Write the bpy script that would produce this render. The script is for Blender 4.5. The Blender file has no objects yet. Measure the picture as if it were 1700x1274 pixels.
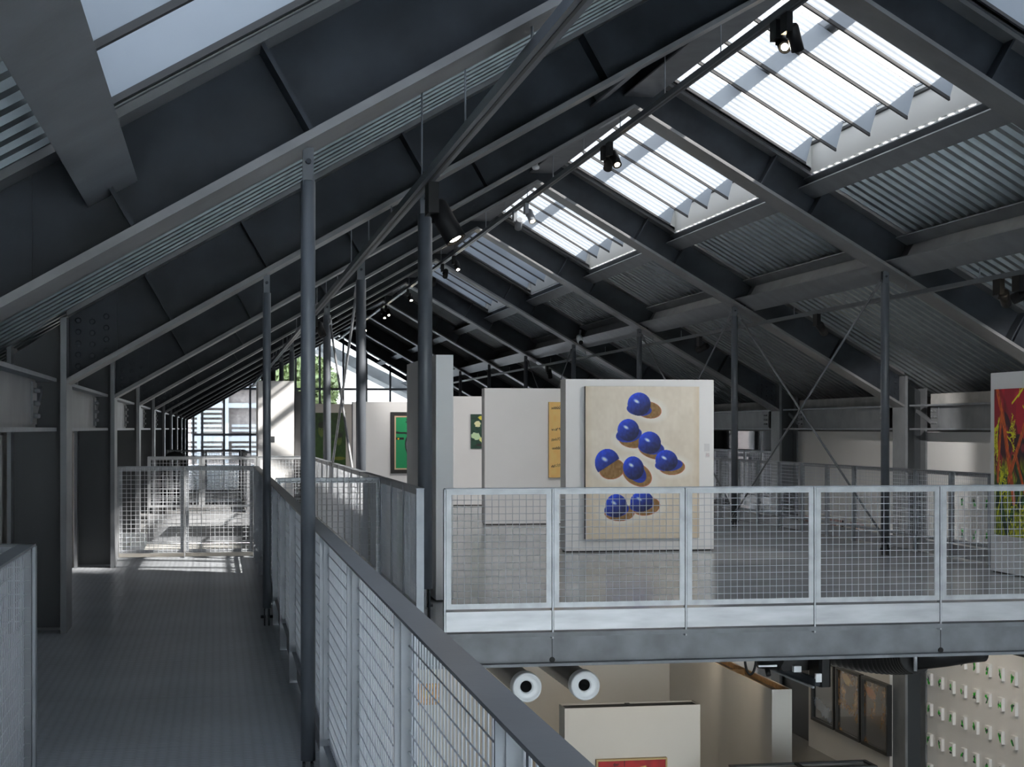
import bpy, math, random
import numpy as np
from mathutils import Vector

# ------------------------------------------------------------------ camera, sky, sun, exposure
S = bpy.context.scene
C = S.collection
YAW = math.atan(490 / 2756.0)
cd = bpy.data.cameras.new('camera')
cd.sensor_fit = 'HORIZONTAL'
cd.sensor_width = 36.0
cd.lens = 36.0 * 2756.0 / 1700.0
cd.shift_y = 75.0 / 1700.0
cd.clip_start = 0.05
cd.clip_end = 400
cam = bpy.data.objects.new('camera', cd)
C.objects.link(cam)
cam.location = (0, 0, 1.55)
cam.rotation_euler = (math.pi / 2, 0, -YAW)
S.camera = cam

w = bpy.data.worlds.new('sky')
S.world = w
w.use_nodes = True
nt = w.node_tree
nt.nodes.clear()
wo = nt.nodes.new('ShaderNodeOutputWorld')
bg = nt.nodes.new('ShaderNodeBackground')
tc = nt.nodes.new('ShaderNodeTexCoord')
sp = nt.nodes.new('ShaderNodeSeparateXYZ')
cr = nt.nodes.new('ShaderNodeValToRGB')
cr.color_ramp.elements[0].position = 0.0
cr.color_ramp.elements[0].color = (0.92, 0.94, 0.96, 1)
cr.color_ramp.elements[1].position = 0.7
cr.color_ramp.elements[1].color = (0.74, 0.85, 1.0, 1)
nt.links.new(tc.outputs['Generated'], sp.inputs[0])
nt.links.new(sp.outputs['Z'], cr.inputs[0])
nt.links.new(cr.outputs[0], bg.inputs[0])
bg.inputs[1].default_value = 5.4
nt.links.new(bg.outputs[0], wo.inputs[0])

sd = bpy.data.lights.new('sun', 'SUN')
sd.energy = 48.0
sd.angle = math.radians(1.2)
sd.color = (1.0, 0.95, 0.88)
sun = bpy.data.objects.new('sun', sd)
C.objects.link(sun)
SUN_TO = Vector((0.70, -0.42, 0.555))
sun.rotation_euler = SUN_TO.to_track_quat('Z', 'Y').to_euler()
sun.location = (20, -12, 20)

vs = S.view_settings
vs.view_transform = 'Standard'
vs.look = 'None'
vs.gamma = 1.0
vs.use_curve_mapping = False
vs.exposure = 1.3
S.render.film_transparent = False
S.cycles.max_bounces = 8
S.cycles.diffuse_bounces = 5
S.cycles.transparent_max_bounces = 12
S.cycles.use_denoising = True

random.seed(5)
rng = np.random.default_rng(7)

# ------------------------------------------------------------------ materials
def mat(name, col, rough=0.5, metal=0.0, var=0.0, scale=3.0, bump=0.0, bscale=40.0, spec=0.5, stretch=None):
    m = bpy.data.materials.new(name)
    m.use_nodes = True
    t = m.node_tree
    b = t.nodes['Principled BSDF']
    b.inputs['Base Color'].default_value = (*col, 1)
    b.inputs['Roughness'].default_value = rough
    b.inputs['Metallic'].default_value = metal
    b.inputs['Specular IOR Level'].default_value = spec
    if var or bump:
        co = t.nodes.new('ShaderNodeTexCoord')
        src = co.outputs['Object']
        if stretch:
            mp = t.nodes.new('ShaderNodeMapping')
            mp.inputs['Scale'].default_value = stretch
            t.links.new(src, mp.inputs[0])
            src = mp.outputs[0]
    if var:
        n = t.nodes.new('ShaderNodeTexNoise')
        n.inputs['Scale'].default_value = scale
        n.inputs['Detail'].default_value = 5
        t.links.new(src, n.inputs['Vector'])
        r = t.nodes.new('ShaderNodeValToRGB')
        r.color_ramp.elements[0].position = 0.3
        r.color_ramp.elements[1].position = 0.7
        r.color_ramp.elements[0].color = (*[c * (1 - var) for c in col], 1)
        r.color_ramp.elements[1].color = (*[min(1, c * (1 + var)) for c in col], 1)
        t.links.new(n.outputs[0], r.inputs[0])
        t.links.new(r.outputs[0], b.inputs['Base Color'])
    if bump:
        n2 = t.nodes.new('ShaderNodeTexNoise')
        n2.inputs['Scale'].default_value = bscale
        t.links.new(src, n2.inputs['Vector'])
        bp = t.nodes.new('ShaderNodeBump')
        bp.inputs['Strength'].default_value = bump
        bp.inputs['Distance'].default_value = 0.01
        t.links.new(n2.outputs[0], bp.inputs['Height'])
        t.links.new(bp.outputs[0], b.inputs['Normal'])
    return m

def emat(name, col, strength):
    m = bpy.data.materials.new(name)
    m.use_nodes = True
    b = m.node_tree.nodes['Principled BSDF']
    b.inputs['Base Color'].default_value = (0, 0, 0, 1)
    b.inputs['Emission Color'].default_value = (*col, 1)
    b.inputs['Emission Strength'].default_value = strength
    return m

M = {}
M['steel'] = mat('shade_darkened_steel_paint', (0.030, 0.0355, 0.044), 0.5, 0.0, 0.4, 2.2, 0.05, 25, 0.22)  # colour darkened to carry the shade on the rafter webs
M['steel_f'] = mat('bounce_lit_flange_paint', (0.17, 0.172, 0.178), 0.45, 0.0, 0.22, 2.2, 0.05, 25)  # same rafter steel, lighter to carry light bounced up from the floor
M['beam'] = mat('grey_floor_beam_paint', (0.15, 0.162, 0.18), 0.45, 0.0, 0.25, 5.0, 0.06, 30)
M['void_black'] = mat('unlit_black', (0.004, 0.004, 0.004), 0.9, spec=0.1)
M['post'] = mat('blue_grey_post_paint', (0.095, 0.107, 0.125), 0.38, 0.0, 0.12, 3.0, 0.03, 25)
M['rail'] = mat('dark_grey_handrail', (0.15, 0.16, 0.175), 0.36, 0.0, 0.1, 3.0, 0.03, 40)
M['steel_b'] = mat('mid_grey_steel_paint', (0.17, 0.18, 0.195), 0.42, 0.0, 0.18, 3.0, 0.05, 25)
M['zinc'] = mat('galvanised_steel', (0.36, 0.375, 0.395), 0.42, 0.35, 0.16, 9.0, 0.04, 60)
M['kick'] = mat('bright_galvanised_plate', (0.39, 0.40, 0.42), 0.36, 0.3, 0.16, 2.5, 0.05, 6, stretch=(1, 1, 5))
M['zinc_dull'] = mat('dull_galvanised_rail', (0.26, 0.28, 0.31), 0.45, 0.35, 0.12, 6.0, 0.03, 60)
M['wire'] = mat('galvanised_wire', (0.62, 0.65, 0.70), 0.45, 0.3)
M['deck'] = mat('galvanised_roof_sheet', (0.27, 0.30, 0.312), 0.34, 0.7, 0.12, 8.0)
M['fin'] = mat('pale_grey_fin', (0.33, 0.37, 0.42), 0.5, 0.0, 0.05, 2.0)
M['curb'] = mat('white_curb_paint', (0.72, 0.72, 0.70), 0.5)
M['trim_dark'] = mat('dark_edge_trim', (0.05, 0.05, 0.052), 0.5)
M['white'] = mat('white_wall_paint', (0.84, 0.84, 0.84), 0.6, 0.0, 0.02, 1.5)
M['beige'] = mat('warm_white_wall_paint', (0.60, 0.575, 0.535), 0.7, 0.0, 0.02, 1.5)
M['conc'] = mat('polished_grey_screed', (0.42, 0.425, 0.432), 0.2, 0.0, 0.16, 1.1, 0.03, 6)
M['conc_low'] = mat('grey_hall_floor', (0.22, 0.215, 0.20), 0.3, 0.0, 0.1, 1.0)
M['slab'] = mat('rough_concrete', (0.42, 0.42, 0.41), 0.8, 0.0, 0.15, 4.0)
M['black'] = mat('black_plastic', (0.008, 0.008, 0.009), 0.5, spec=0.25)
M['duct'] = mat('black_duct_foil', (0.012, 0.012, 0.013), 0.28)
M['white_plastic'] = mat('white_plastic', (0.78, 0.80, 0.82), 0.35)
M['wood'] = mat('raw_plywood', (0.22, 0.13, 0.06), 0.7, 0, 0.3, 12)
M['lens'] = emat('lamp_lens', (1.0, 0.82, 0.55), 40.0)
M['frame_black'] = mat('black_frame', (0.012, 0.012, 0.012), 0.4)
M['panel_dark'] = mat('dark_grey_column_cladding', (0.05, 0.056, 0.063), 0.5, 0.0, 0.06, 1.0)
M['louvre'] = mat('pale_painted_slat', (0.50, 0.51, 0.52), 0.6)
M['facade'] = mat('pinkish_render', (0.36, 0.31, 0.285), 0.85, 0, 0.25, 5, 0.3, 8)
M['leaf'] = mat('leaf_green', (0.30, 0.36, 0.16), 0.6, 0, 0.4, 3)
M['bark'] = mat('bark', (0.16, 0.13, 0.10), 0.8)
M['ground'] = mat('pale_paving', (0.45, 0.45, 0.44), 0.9, 0, 0.1, 1)
M['canvas_edge'] = mat('raw_canvas_edge', (0.55, 0.50, 0.42), 0.8)
M['gold'] = mat('dull_gilt_frame', (0.36, 0.25, 0.11), 0.45, 0.3)
M['pale_wood'] = mat('pale_wood_fillet', (0.70, 0.52, 0.34), 0.6)
M['paper'] = mat('printed_label_card', (0.70, 0.70, 0.71), 0.6)

# checker plate: small raised tear-drops as fine relief
def checker():
    m = mat('grey_checker_plate', (0.38, 0.405, 0.44), 0.32, 0.0, 0.12, 0.9)
    t = m.node_tree
    b = t.nodes['Principled BSDF']
    co = t.nodes.new('ShaderNodeTexCoord')
    hs = []
    for k, (rz, off) in enumerate(((math.pi / 4, 0.0), (-math.pi / 4, 0.5))):
        mp = t.nodes.new('ShaderNodeMapping')
        mp.inputs['Rotation'].default_value = (0, 0, rz)
        mp.inputs['Scale'].default_value = (1, 2.6, 1)
        mp.inputs['Location'].default_value = (off, off * 0.7, 0)
        t.links.new(co.outputs['Object'], mp.inputs[0])
        v = t.nodes.new('ShaderNodeTexVoronoi')
        v.inputs['Scale'].default_value = 14
        v.inputs['Randomness'].default_value = 0.0
        t.links.new(mp.outputs[0], v.inputs['Vector'])
        r = t.nodes.new('ShaderNodeMapRange')
        r.inputs['From Min'].default_value = 0.42
        r.inputs['From Max'].default_value = 0.25
        t.links.new(v.outputs['Distance'], r.inputs[0])
        hs.append(r)
    mx = t.nodes.new('ShaderNodeMath')
    mx.operation = 'MAXIMUM'
    t.links.new(hs[0].outputs[0], mx.inputs[0])
    t.links.new(hs[1].outputs[0], mx.inputs[1])
    bp = t.nodes.new('ShaderNodeBump')
    old = b.inputs['Base Color'].links[0].from_socket
    wx = t.nodes.new('ShaderNodeMix')
    wx.data_type = 'RGBA'
    wx.blend_type = 'MULTIPLY'
    wx.inputs[0].default_value = 1.0
    t.links.new(old, wx.inputs[6])
    wr_ = t.nodes.new('ShaderNodeMapRange')
    wr_.inputs['To Min'].default_value = 0.85
    wr_.inputs['To Max'].default_value = 1.45
    t.links.new(mx.outputs[0], wr_.inputs[0])
    t.links.new(wr_.outputs[0], wx.inputs[7])
    t.links.new(wx.outputs[2], b.inputs['Base Color'])
    bp.inputs['Strength'].default_value = 0.8
    bp.inputs['Distance'].default_value = 0.004
    t.links.new(mx.outputs[0], bp.inputs['Height'])
    t.links.new(bp.outputs[0], b.inputs['Normal'])
    return m
M['checker'] = checker()

# ribbed clear polycarbonate: transmits with fine ribs along the slope
PT = 0.40      # visible light passed by the tinted roof panes
def ribbed():
    m = bpy.data.materials.new('ribbed_polycarbonate')
    m.use_nodes = True
    t = m.node_tree
    t.nodes.clear()
    o = t.nodes.new('ShaderNodeOutputMaterial')
    tr = t.nodes.new('ShaderNodeBsdfTransparent')
    df = t.nodes.new('ShaderNodeBsdfTranslucent')
    df.inputs[0].default_value = (0.3, 0.31, 0.32, 1)
    gl = t.nodes.new('ShaderNodeBsdfGlossy')
    gl.inputs['Roughness'].default_value = 0.15
    co = t.nodes.new('ShaderNodeTexCoord')
    wv = t.nodes.new('ShaderNodeTexWave')
    wv.wave_type = 'BANDS'
    wv.bands_direction = 'Y'
    wv.inputs['Scale'].default_value = 11.0
    t.links.new(co.outputs['Object'], wv.inputs['Vector'])
    rp = t.nodes.new('ShaderNodeMapRange')
    rp.inputs['To Min'].default_value = PT * 0.75
    rp.inputs['To Max'].default_value = PT * 1.25
    t.links.new(wv.outputs['Fac'], rp.inputs[0])
    t.links.new(rp.outputs[0], tr.inputs[0])
    a = t.nodes.new('ShaderNodeMixShader')
    a.inputs[0].default_value = 0.15
    t.links.new(tr.outputs[0], a.inputs[1])
    t.links.new(df.outputs[0], a.inputs[2])
    b = t.nodes.new('ShaderNodeMixShader')
    b.inputs[0].default_value = 0.04
    t.links.new(a.outputs[0], b.inputs[1])
    t.links.new(gl.outputs[0], b.inputs[2])
    t.links.new(b.outputs[0], o.inputs[0])
    return m
M['poly'] = ribbed()

def glassmat(name, tint):
    m = bpy.data.materials.new(name)
    m.use_nodes = True
    t = m.node_tree
    t.nodes.clear()
    o = t.nodes.new('ShaderNodeOutputMaterial')
    tr = t.nodes.new('ShaderNodeBsdfTransparent')
    tr.inputs[0].default_value = (*tint, 1)
    gl = t.nodes.new('ShaderNodeBsdfGlossy')
    gl.inputs['Roughness'].default_value = 0.02
    fr = t.nodes.new('ShaderNodeFresnel')
    fr.inputs[0].default_value = 1.35
    a = t.nodes.new('ShaderNodeMixShader')
    t.links.new(fr.outputs[0], a.inputs[0])
    t.links.new(tr.outputs[0], a.inputs[1])
    t.links.new(gl.outputs[0], a.inputs[2])
    t.links.new(a.outputs[0], o.inputs[0])
    return m
M['glass'] = glassmat('clear_window_glass', (0.9, 0.93, 0.93))
M['tinted'] = glassmat('tinted_window_glass', (0.55, 0.57, 0.58))
M['tinted_light'] = glassmat('pale_tinted_glass', (0.75, 0.77, 0.78))

def paintmat(name, rough=0.55, coat=0.0):
    m = bpy.data.materials.new(name)
    m.use_nodes = True
    t = m.node_tree
    b = t.nodes['Principled BSDF']
    b.inputs['Roughness'].default_value = rough
    b.inputs['Coat Weight'].default_value = coat
    a = t.nodes.new('ShaderNodeVertexColor')
    a.layer_name = 'paint'
    t.links.new(a.outputs[0], b.inputs['Base Color'])
    return m
M['paint'] = paintmat('oil_paint')
M['paint_gloss'] = paintmat('picture_under_glass', 0.2, 0.6)

# ------------------------------------------------------------------ mesh helpers
class MB:
    def __init__(s):
        s.v, s.f, s.sm = [], [], set()
    def add(s, vs_, fs):
        n = len(s.v)
        s.v += [tuple(p) for p in vs_]
        s.f += [tuple(i + n for i in f) for f in fs]
        return s
    def box(s, x0, x1, y0, y1, z0, z1):
        x0, x1 = sorted((x0, x1)); y0, y1 = sorted((y0, y1)); z0, z1 = sorted((z0, z1))
        return s.add([(x0, y0, z0), (x1, y0, z0), (x1, y1, z0), (x0, y1, z0), (x0, y0, z1), (x1, y0, z1), (x1, y1, z1), (x0, y1, z1)],
                     [(0, 3, 2, 1), (4, 5, 6, 7), (0, 1, 5, 4), (1, 2, 6, 5), (2, 3, 7, 6), (3, 0, 4, 7)])
    def bbox(s, x0, x1, y0, y1, z0, z1, b=0.004):
        # box with its four vertical-in-view long edges eased: octagonal section along the longest axis
        d = (x1 - x0, y1 - y0, z1 - z0)
        k = d.index(max(d))
        lo, hi = (x0, y0, z0), (x1, y1, z1)
        i, j = [a for a in range(3) if a != k]
        b = min(b, (hi[i] - lo[i]) * 0.3, (hi[j] - lo[j]) * 0.3)
        sec = [(lo[i] + b, lo[j]), (hi[i] - b, lo[j]), (hi[i], lo[j] + b), (hi[i], hi[j] - b), (hi[i] - b, hi[j]), (lo[i] + b, hi[j]), (lo[i], hi[j] - b), (lo[i], lo[j] + b)]
        pts = []
        for e in (lo[k], hi[k]):
            for (p, q) in sec:
                c = [0, 0, 0]; c[i] = p; c[j] = q; c[k] = e
                pts.append(tuple(c))
        fs = [(a, (a + 1) % 8, (a + 1) % 8 + 8, a + 8) for a in range(8)] + [tuple(range(7, -1, -1)), tuple(range(8, 16))]
        return s.add(pts, fs)
    def prism_y(s, poly, y0, y1):
        n = len(poly)
        pts = [(x, y0, z) for x, z in poly] + [(x, y1, z) for x, z in poly]
        return s.add(pts, [(i, (i + 1) % n, (i + 1) % n + n, i + n) for i in range(n)] + [tuple(range(n - 1, -1, -1)), tuple(range(n, 2 * n))])
    def bar(s, p, q, w, h, up=(0, 0, 1)):
        p, q, up = Vector(p), Vector(q), Vector(up)
        d = (q - p).normalized()
        sd_ = d.cross(up)
        if sd_.length < 1e-6:
            sd_ = d.cross(Vector((1, 0, 0)))
        sd_.normalize()
        u = sd_.cross(d)
        c = [(-w / 2, -h / 2), (w / 2, -h / 2), (w / 2, h / 2), (-w / 2, h / 2)]
        pts = [p + sd_ * a + u * b for a, b in c] + [q + sd_ * a + u * b for a, b in c]
        return s.add(pts, [(0, 1, 5, 4), (1, 2, 6, 5), (2, 3, 7, 6), (3, 0, 4, 7), (3, 2, 1, 0), (4, 5, 6, 7)])
    def lathe(s, p, q, prof, n=16, cap=True):
        # prof: list of (t along p->q in metres, radius)
        p, q = Vector(p), Vector(q)
        d = (q - p).normalized()
        a = d.cross(Vector((0, 0, 1)))
        if a.length < 1e-4:
            a = d.cross(Vector((1, 0, 0)))
        a.normalize()
        b = d.cross(a)
        pts, fs = [], []
        for (t, r) in prof:
            for i in range(n):
                g = 2 * math.pi * i / n
                pts.append(p + d * t + (a * math.cos(g) + b * math.sin(g)) * r)
        f0 = len(s.f)
        for k in range(len(prof) - 1):
            for i in range(n):
                fs.append((k * n + i, k * n + (i + 1) % n, (k + 1) * n + (i + 1) % n, (k + 1) * n + i))
        s.sm |= set(range(f0, f0 + len(fs)))
        if cap:
            fs.append(tuple(range(n - 1, -1, -1)))
            fs.append(tuple(range((len(prof) - 1) * n, len(prof) * n)))
        return s.add(pts, fs)
    def tube(s, p, q, r, n=12):
        return s.lathe(p, q, [(0, r), ((Vector(q) - Vector(p)).length, r)], n)
    def sweep(s, path, radii, n=14):
        pts, fs = [], []
        P = [Vector(p) for p in path]
        for k, p in enumerate(P):
            d = (P[min(k + 1, len(P) - 1)] - P[max(k - 1, 0)]).normalized()
            a = d.cross(Vector((0, 0, 1)))
            if a.length < 1e-3:
                a = d.cross(Vector((1, 0, 0)))
            a.normalize()
            b = d.cross(a)
            for i in range(n):
                g = 2 * math.pi * i / n
                pts.append(p + (a * math.cos(g) + b * math.sin(g)) * radii[k])
        f0 = len(s.f)
        for k in range(len(P) - 1):
            for i in range(n):
                fs.append((k * n + i, k * n + (i + 1) % n, (k + 1) * n + (i + 1) % n, (k + 1) * n + i))
        s.sm |= set(range(f0, f0 + len(fs)))
        fs.append(tuple(range(n - 1, -1, -1)))
        fs.append(tuple(range((len(P) - 1) * n, len(P) * n)))
        return s.add(pts, fs)
    def build(s, name, m, parent=None, kind=None, label=None):
        base = Vector((0, 0, 0))
        p = parent
        while p is not None:
            base += p.location
            p = p.parent
        me = bpy.data.meshes.new(name)
        me.from_pydata([(x - base.x, y - base.y, z - base.z) for x, y, z in s.v], [], s.f)
        if s.sm:
            me.polygons.foreach_set('use_smooth', [i in s.sm for i in range(len(s.f))])
        me.materials.append(M[m] if isinstance(m, str) else m)
        o = bpy.data.objects.new(name, me)
        C.objects.link(o)
        o.parent = parent
        if kind: o['kind'] = kind
        if label: o['label'] = label
        return o

def thing(name, label, cat, loc=(0, 0, 0), group=None):
    o = bpy.data.objects.new(name, None)
    o.empty_display_size = 0.1
    C.objects.link(o)
    o.location = loc
    o['label'] = label
    o['category'] = cat
    o['kind'] = 'thing'
    if group: o['group'] = group
    return o

def struct(name, loc=(0, 0, 0)):
    o = bpy.data.objects.new(name, None)
    C.objects.link(o)
    o.location = loc
    o['kind'] = 'structure'
    return o

def tag(o, label, cat, group=None):
    o['label'] = label
    o['category'] = cat
    o['kind'] = 'thing'
    if group: o['group'] = group
    return o

def dup(root, loc, label, group=None):
    r = root.copy()
    C.objects.link(r)
    r.location = loc
    r['label'] = label
    if group: r['group'] = group
    for ch in list(root.children):
        c = ch.copy()
        C.objects.link(c)
        c.parent = r
        for g in list(ch.children):
            d = g.copy()
            C.objects.link(d)
            d.parent = c
    return r

ORD = ['first', 'second', 'third', 'fourth', 'fifth', 'sixth', 'seventh', 'eighth', 'ninth', 'tenth', 'eleventh', 'twelfth', 'thirteenth', 'fourteenth']

# ------------------------------------------------------------------ building frame
XR = 4.84                      # ridge
XL, XRR = -1.12, 10.80         # inner faces of the columns
TAN = 0.577
FR = [1.2 + 6 * k for k in range(1, 13)]       # frames in view, the last one is the far gable
BACK = [-4.8, 1.2]                      # frames behind and beside the camera
VD = 0.56                      # rafter depth, measured vertically
def zb(x): return 5.33 - TAN * abs(x - XR)
def zd(x): return zb(x) + VD

# ---- floors
fl = struct('floor')
y = -3.0
k = 0
for (x0, x1, ya, yb_) in ((-0.72, 0.52, -3.0, 6.72), (-1.58, 0.52, 6.73, 20.32)):
    n = round((yb_ - ya) / 1.5)
    for i in range(n):
        a = ya + (yb_ - ya) * i / n
        b = ya + (yb_ - ya) * (i + 1) / n
        MB().box(x0, x1, a + 0.0015, b - 0.0015, -0.008, 0).build('floor_plate', 'checker', fl)
MB().box(-1.58, 0.52, -3.0, 20.3, -0.03, -0.009).build('plate_bed', 'steel', fl)
MB().box(0.44, 0.52, -3, 20.3, -0.28, -0.03).build('edge_beam', 'steel_b', fl)
MB().box(-1.16, 0.52, 20.3, 20.34, -0.26, 0.012).build('end_trim', 'zinc', fl)
fg = struct('floor.001')
MB().box(1.5, 8.75, 12.50, 27.4, -0.12, 0).build('gallery_screed', 'conc', fg)
MB().box(-1.58, 8.75, 27.4, 73.2, -0.12, 0).build('far_screed', 'conc', fg)
MB().box(-1.1, 1.46, 20.9, 27.2, -0.42, -0.30).build('lower_landing', 'slab', fg)
lo = struct('floor.002')
MB().box(-1.6, 11.3, -3, 73, -4.45, -4.3).build('hall_floor', 'conc_low', lo)

# edge beams of the gallery
def ibeam_x(x0, x1, y, z0, z1, fw=0.2, t=0.022):
    return MB().box(x0, x1, y - fw / 2, y + fw / 2, z0, z0 + t).box(x0, x1, y - fw / 2, y + fw / 2, z1 - t, z1).box(x0, x1, y - 0.008, y + 0.008, z0 + t, z1 - t)
gb = thing('edge_beam', 'long galvanised floor beam carrying the front guard of the gallery', 'beam', (1.5, 12.5, -0.3))
MB().box(1.5, 9.2, 12.40, 12.60, -0.262, -0.240).build('bottom_flange', 'beam', gb)
MB().box(1.5, 9.2, 12.475, 12.49, -0.240, -0.035).build('web', 'beam', gb)
MB().box(1.5, 9.2, 12.39, 12.60, -0.035, -0.001).build('top_flange', 'beam', gb)
for xx in (2.53, 5.7):
    b = MB()
    b.lathe((xx, 12.468, -0.222), (xx, 12.476, -0.222), [(0, 0.022), (0.008, 0.022)], 12)
    b.box(xx - 0.002, xx + 0.002, 12.472, 12.476, -0.2, -0.04)
    b.build('weld_notch', 'black', gb)
fb = thing('landing_beam', 'pale steel beam under the far guard beyond the stair opening', 'beam', (0, 27.35, -0.3))
MB().box(-1.1, 1.5, 27.2, 27.4, -0.02, 0.012).build('top_flange', 'zinc', fb)
MB().box(-1.1, 1.5, 27.33, 27.345, -0.26, -0.02).build('web', 'steel_b', fb)
MB().box(-1.1, 1.5, 27.2, 27.4, -0.29, -0.26).build('bottom_flange', 'zinc', fb)
MB().add([(-1.0, 27.2, -0.02), (-0.75, 27.2, -0.02), (-1.0, 27.2, -0.26), (-1.0, 27.22, -0.02), (-0.75, 27.22, -0.02), (-1.0, 27.22, -0.26)], [(0, 2, 1), (3, 4, 5), (0, 1, 4, 3), (1, 2, 5, 4), (2, 0, 3, 5)]).build('gusset', 'steel_b', fb)

# ---- walls
wl = struct('wall_left')
MB().box(-1.75, -1.6, -4.8, 73.2, -4.3, 1.5).build('white_board', 'white', wl)
MB().box(-1.95, -1.8, -4.8, 73.2, 1.5, 2.4).build('eaves_board', 'trim_dark', wl)
wr = struct('wall_right')
MB().box(11.2, 11.3, -4.8, 31.4, -4.3, 1.5).build('white_board', 'white', wr)
MB().box(11.2, 11.3, 37.0, 73.2, -4.3, 1.5).build('far_white_board', 'white', wr)
MB().box(11.45, 11.6, -4.8, 73.2, 1.5, 2.4).build('eaves_board', 'trim_dark', wr)
MB().box(11.2, 11.3, 31.4, 37.0, -4.3, -0.2).build('low_white_board', 'white', wr)
for k in range(2, 11):
    MB().box(11.12, 11.16, FR[k - 1] + 0.5, FR[k] - 0.5, 1.93, 2.10).build('gutter_board', 'slab', wr)
MB().box(-1.8, -1.6, -4.8, 73.2, 1.5, 1.54).build('eaves_soffit', 'trim_dark', wl)
MB().box(11.2, 11.45, -4.8, 73.2, 1.5, 1.54).build('eaves_soffit', 'trim_dark', wr)
wb = struct('wall_rear')
MB().box(-1.75, 11.3, -4.95, -4.85, -4.3, -4.1).build('upstand', 'white', wb)
MB().prism_y([(-1.75, 2.0), (11.3, 2.0), (11.3, 2.25), (XR, zb(XR) + VD), (-1.75, 2.15)], -4.95, -4.86).build('gable_board', 'panel_dark', wb)

# ---- ceiling: ribbed sheets per bay
ce = struct('ceiling')
def deck(x0, x1, y0, y1, pitch=0.235, d=0.07):
    n = max(1, round((y1 - y0) / pitch))
    p = (y1 - y0) / n
    prof = []
    for i in range(n):
        a = y0 + i * p
        prof += [(a, 0), (a + p * 0.40, 0), (a + p * 0.52, d), (a + p * 0.88, d)]
    prof.append((y1, 0))
    xs = (x0, (x0 + x1) / 2, x1)
    v, f = [], []
    for x in xs:
        for (yy, h) in prof:
            v.append((x, yy, zd(x) + h))
    m = len(prof)
    for k in range(2):
        for i in range(m - 1):
            f.append((k * m + i, k * m + i + 1, (k + 1) * m + i + 1, (k + 1) * m + i))
    return MB().add(v, f)
bays = list(zip(BACK + FR[:-1], BACK[1:] + FR))
SKY_R = [b for b in bays if 6.0 < b[0] < 43.0]
SKY_L = [b for b in bays if 0 < b[0] < 6.0]
for b in bays:
    y0, y1 = b
    if b in SKY_L:
        deck(-2.0, -0.66, y0, y1).build('roof_sheet', 'deck', ce)
    else:
        deck(-2.0, 4.72, y0, y1).build('roof_sheet', 'deck', ce)
    if b in SKY_R:
        deck(7.08, 11.7, y0, y1).build('roof_sheet', 'deck', ce)
    else:
        deck(4.96, 11.7, y0, y1).build('roof_sheet', 'deck', ce)
    MB().box(4.55, 5.16, y0, y1, 5.80, 5.98).build('ridge_cap', 'steel', ce)

# ---- rafters
def strip(x0, x1, a, b):
    # parallelogram between offsets a,b above the rafter soffit line
    return [(x0, zb(x0) + a), (x1, zb(x1) + a), (x1, zb(x1) + b), (x0, zb(x0) + b)]
def make_rafter(y, side, label, bolts):
    if side < 0: xa, xe = XL, XR
    else: xa, xe = XR, XRR
    t = thing('rafter', label, 'rafter', (xa if side < 0 else xe, y, zb(XL)), 'roof rafters')
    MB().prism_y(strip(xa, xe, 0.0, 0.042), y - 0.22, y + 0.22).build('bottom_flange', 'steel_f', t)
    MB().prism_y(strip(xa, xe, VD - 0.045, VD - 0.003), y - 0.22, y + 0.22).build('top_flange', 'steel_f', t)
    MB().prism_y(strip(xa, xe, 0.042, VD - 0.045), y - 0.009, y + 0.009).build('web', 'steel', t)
    ex, nx = 0.866, -0.5 * (1 if side < 0 else -1)
    ez, nz = 0.5 * (1 if side < 0 else -1), 0.866
    for xs in ((-0.34, 0.39, 1.64, 3.1) if side < 0 else (6.4, 7.03, 8.15, 9.6)):
        b = MB()
        z0 = zb(xs) + 0.046
        L = (VD - 0.095) * 0.866
        th = 0.009
        pts = [(xs - ex * th, z0 - ez * th), (xs + ex * th, z0 + ez * th), (xs + ex * th + nx * L, z0 + ez * th + nz * L), (xs - ex * th + nx * L, z0 - ez * th + nz * L)]
        b.prism_y(pts, y - 0.205, y - 0.009).prism_y(pts, y + 0.009, y + 0.205)
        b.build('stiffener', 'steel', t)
    # end plate with its bolts
    s0, s1 = (XL + 0.01, XL + 0.36) if side < 0 else (XRR - 0.36, XRR - 0.01)
    MB().prism_y(strip(s0, s1, 0.05, VD - 0.05), y - 0.024, y - 0.009).build('splice_plate', 'steel', t)
    one = None
    allb = MB()
    nobolt = side < 0 and abs(y - FR[0]) < 0.1
    for i in range(3):
        for j in range(5 if i == 0 else 4):
            x = (XL + 0.07 + 0.105 * i) if side < 0 else (XRR - 0.07 - 0.105 * i)
            z = zb(x) + 0.10 + 0.088 * j + (0.02 if i == 1 else 0)
            if bolts:
                if one is None:
                    bb = MB().lathe((0, 0, 0), (0, -1, 0), [(0, 0.024), (0.006, 0.024), (0.006, 0.017), (0.026, 0.016)], 8)
                    one = bb.build('bolt', 'steel', None)
                    one.parent = t
                    q = one
                else:
                    q = one.copy(); C.objects.link(q)
                q.location = (x - t.location.x, y - 0.024 - t.location.y, z - t.location.z)
            else:
                allb.lathe((x, y - 0.024, z), (x, y - 0.05, z), [(0, 0.022), (0.022, 0.016)], 6)
    if not bolts and not nobolt:
        o = allb.build('bolts', 'steel', t, 'stuff')
    return t
SIDE = {-1: 'left', 1: 'right'}
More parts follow.
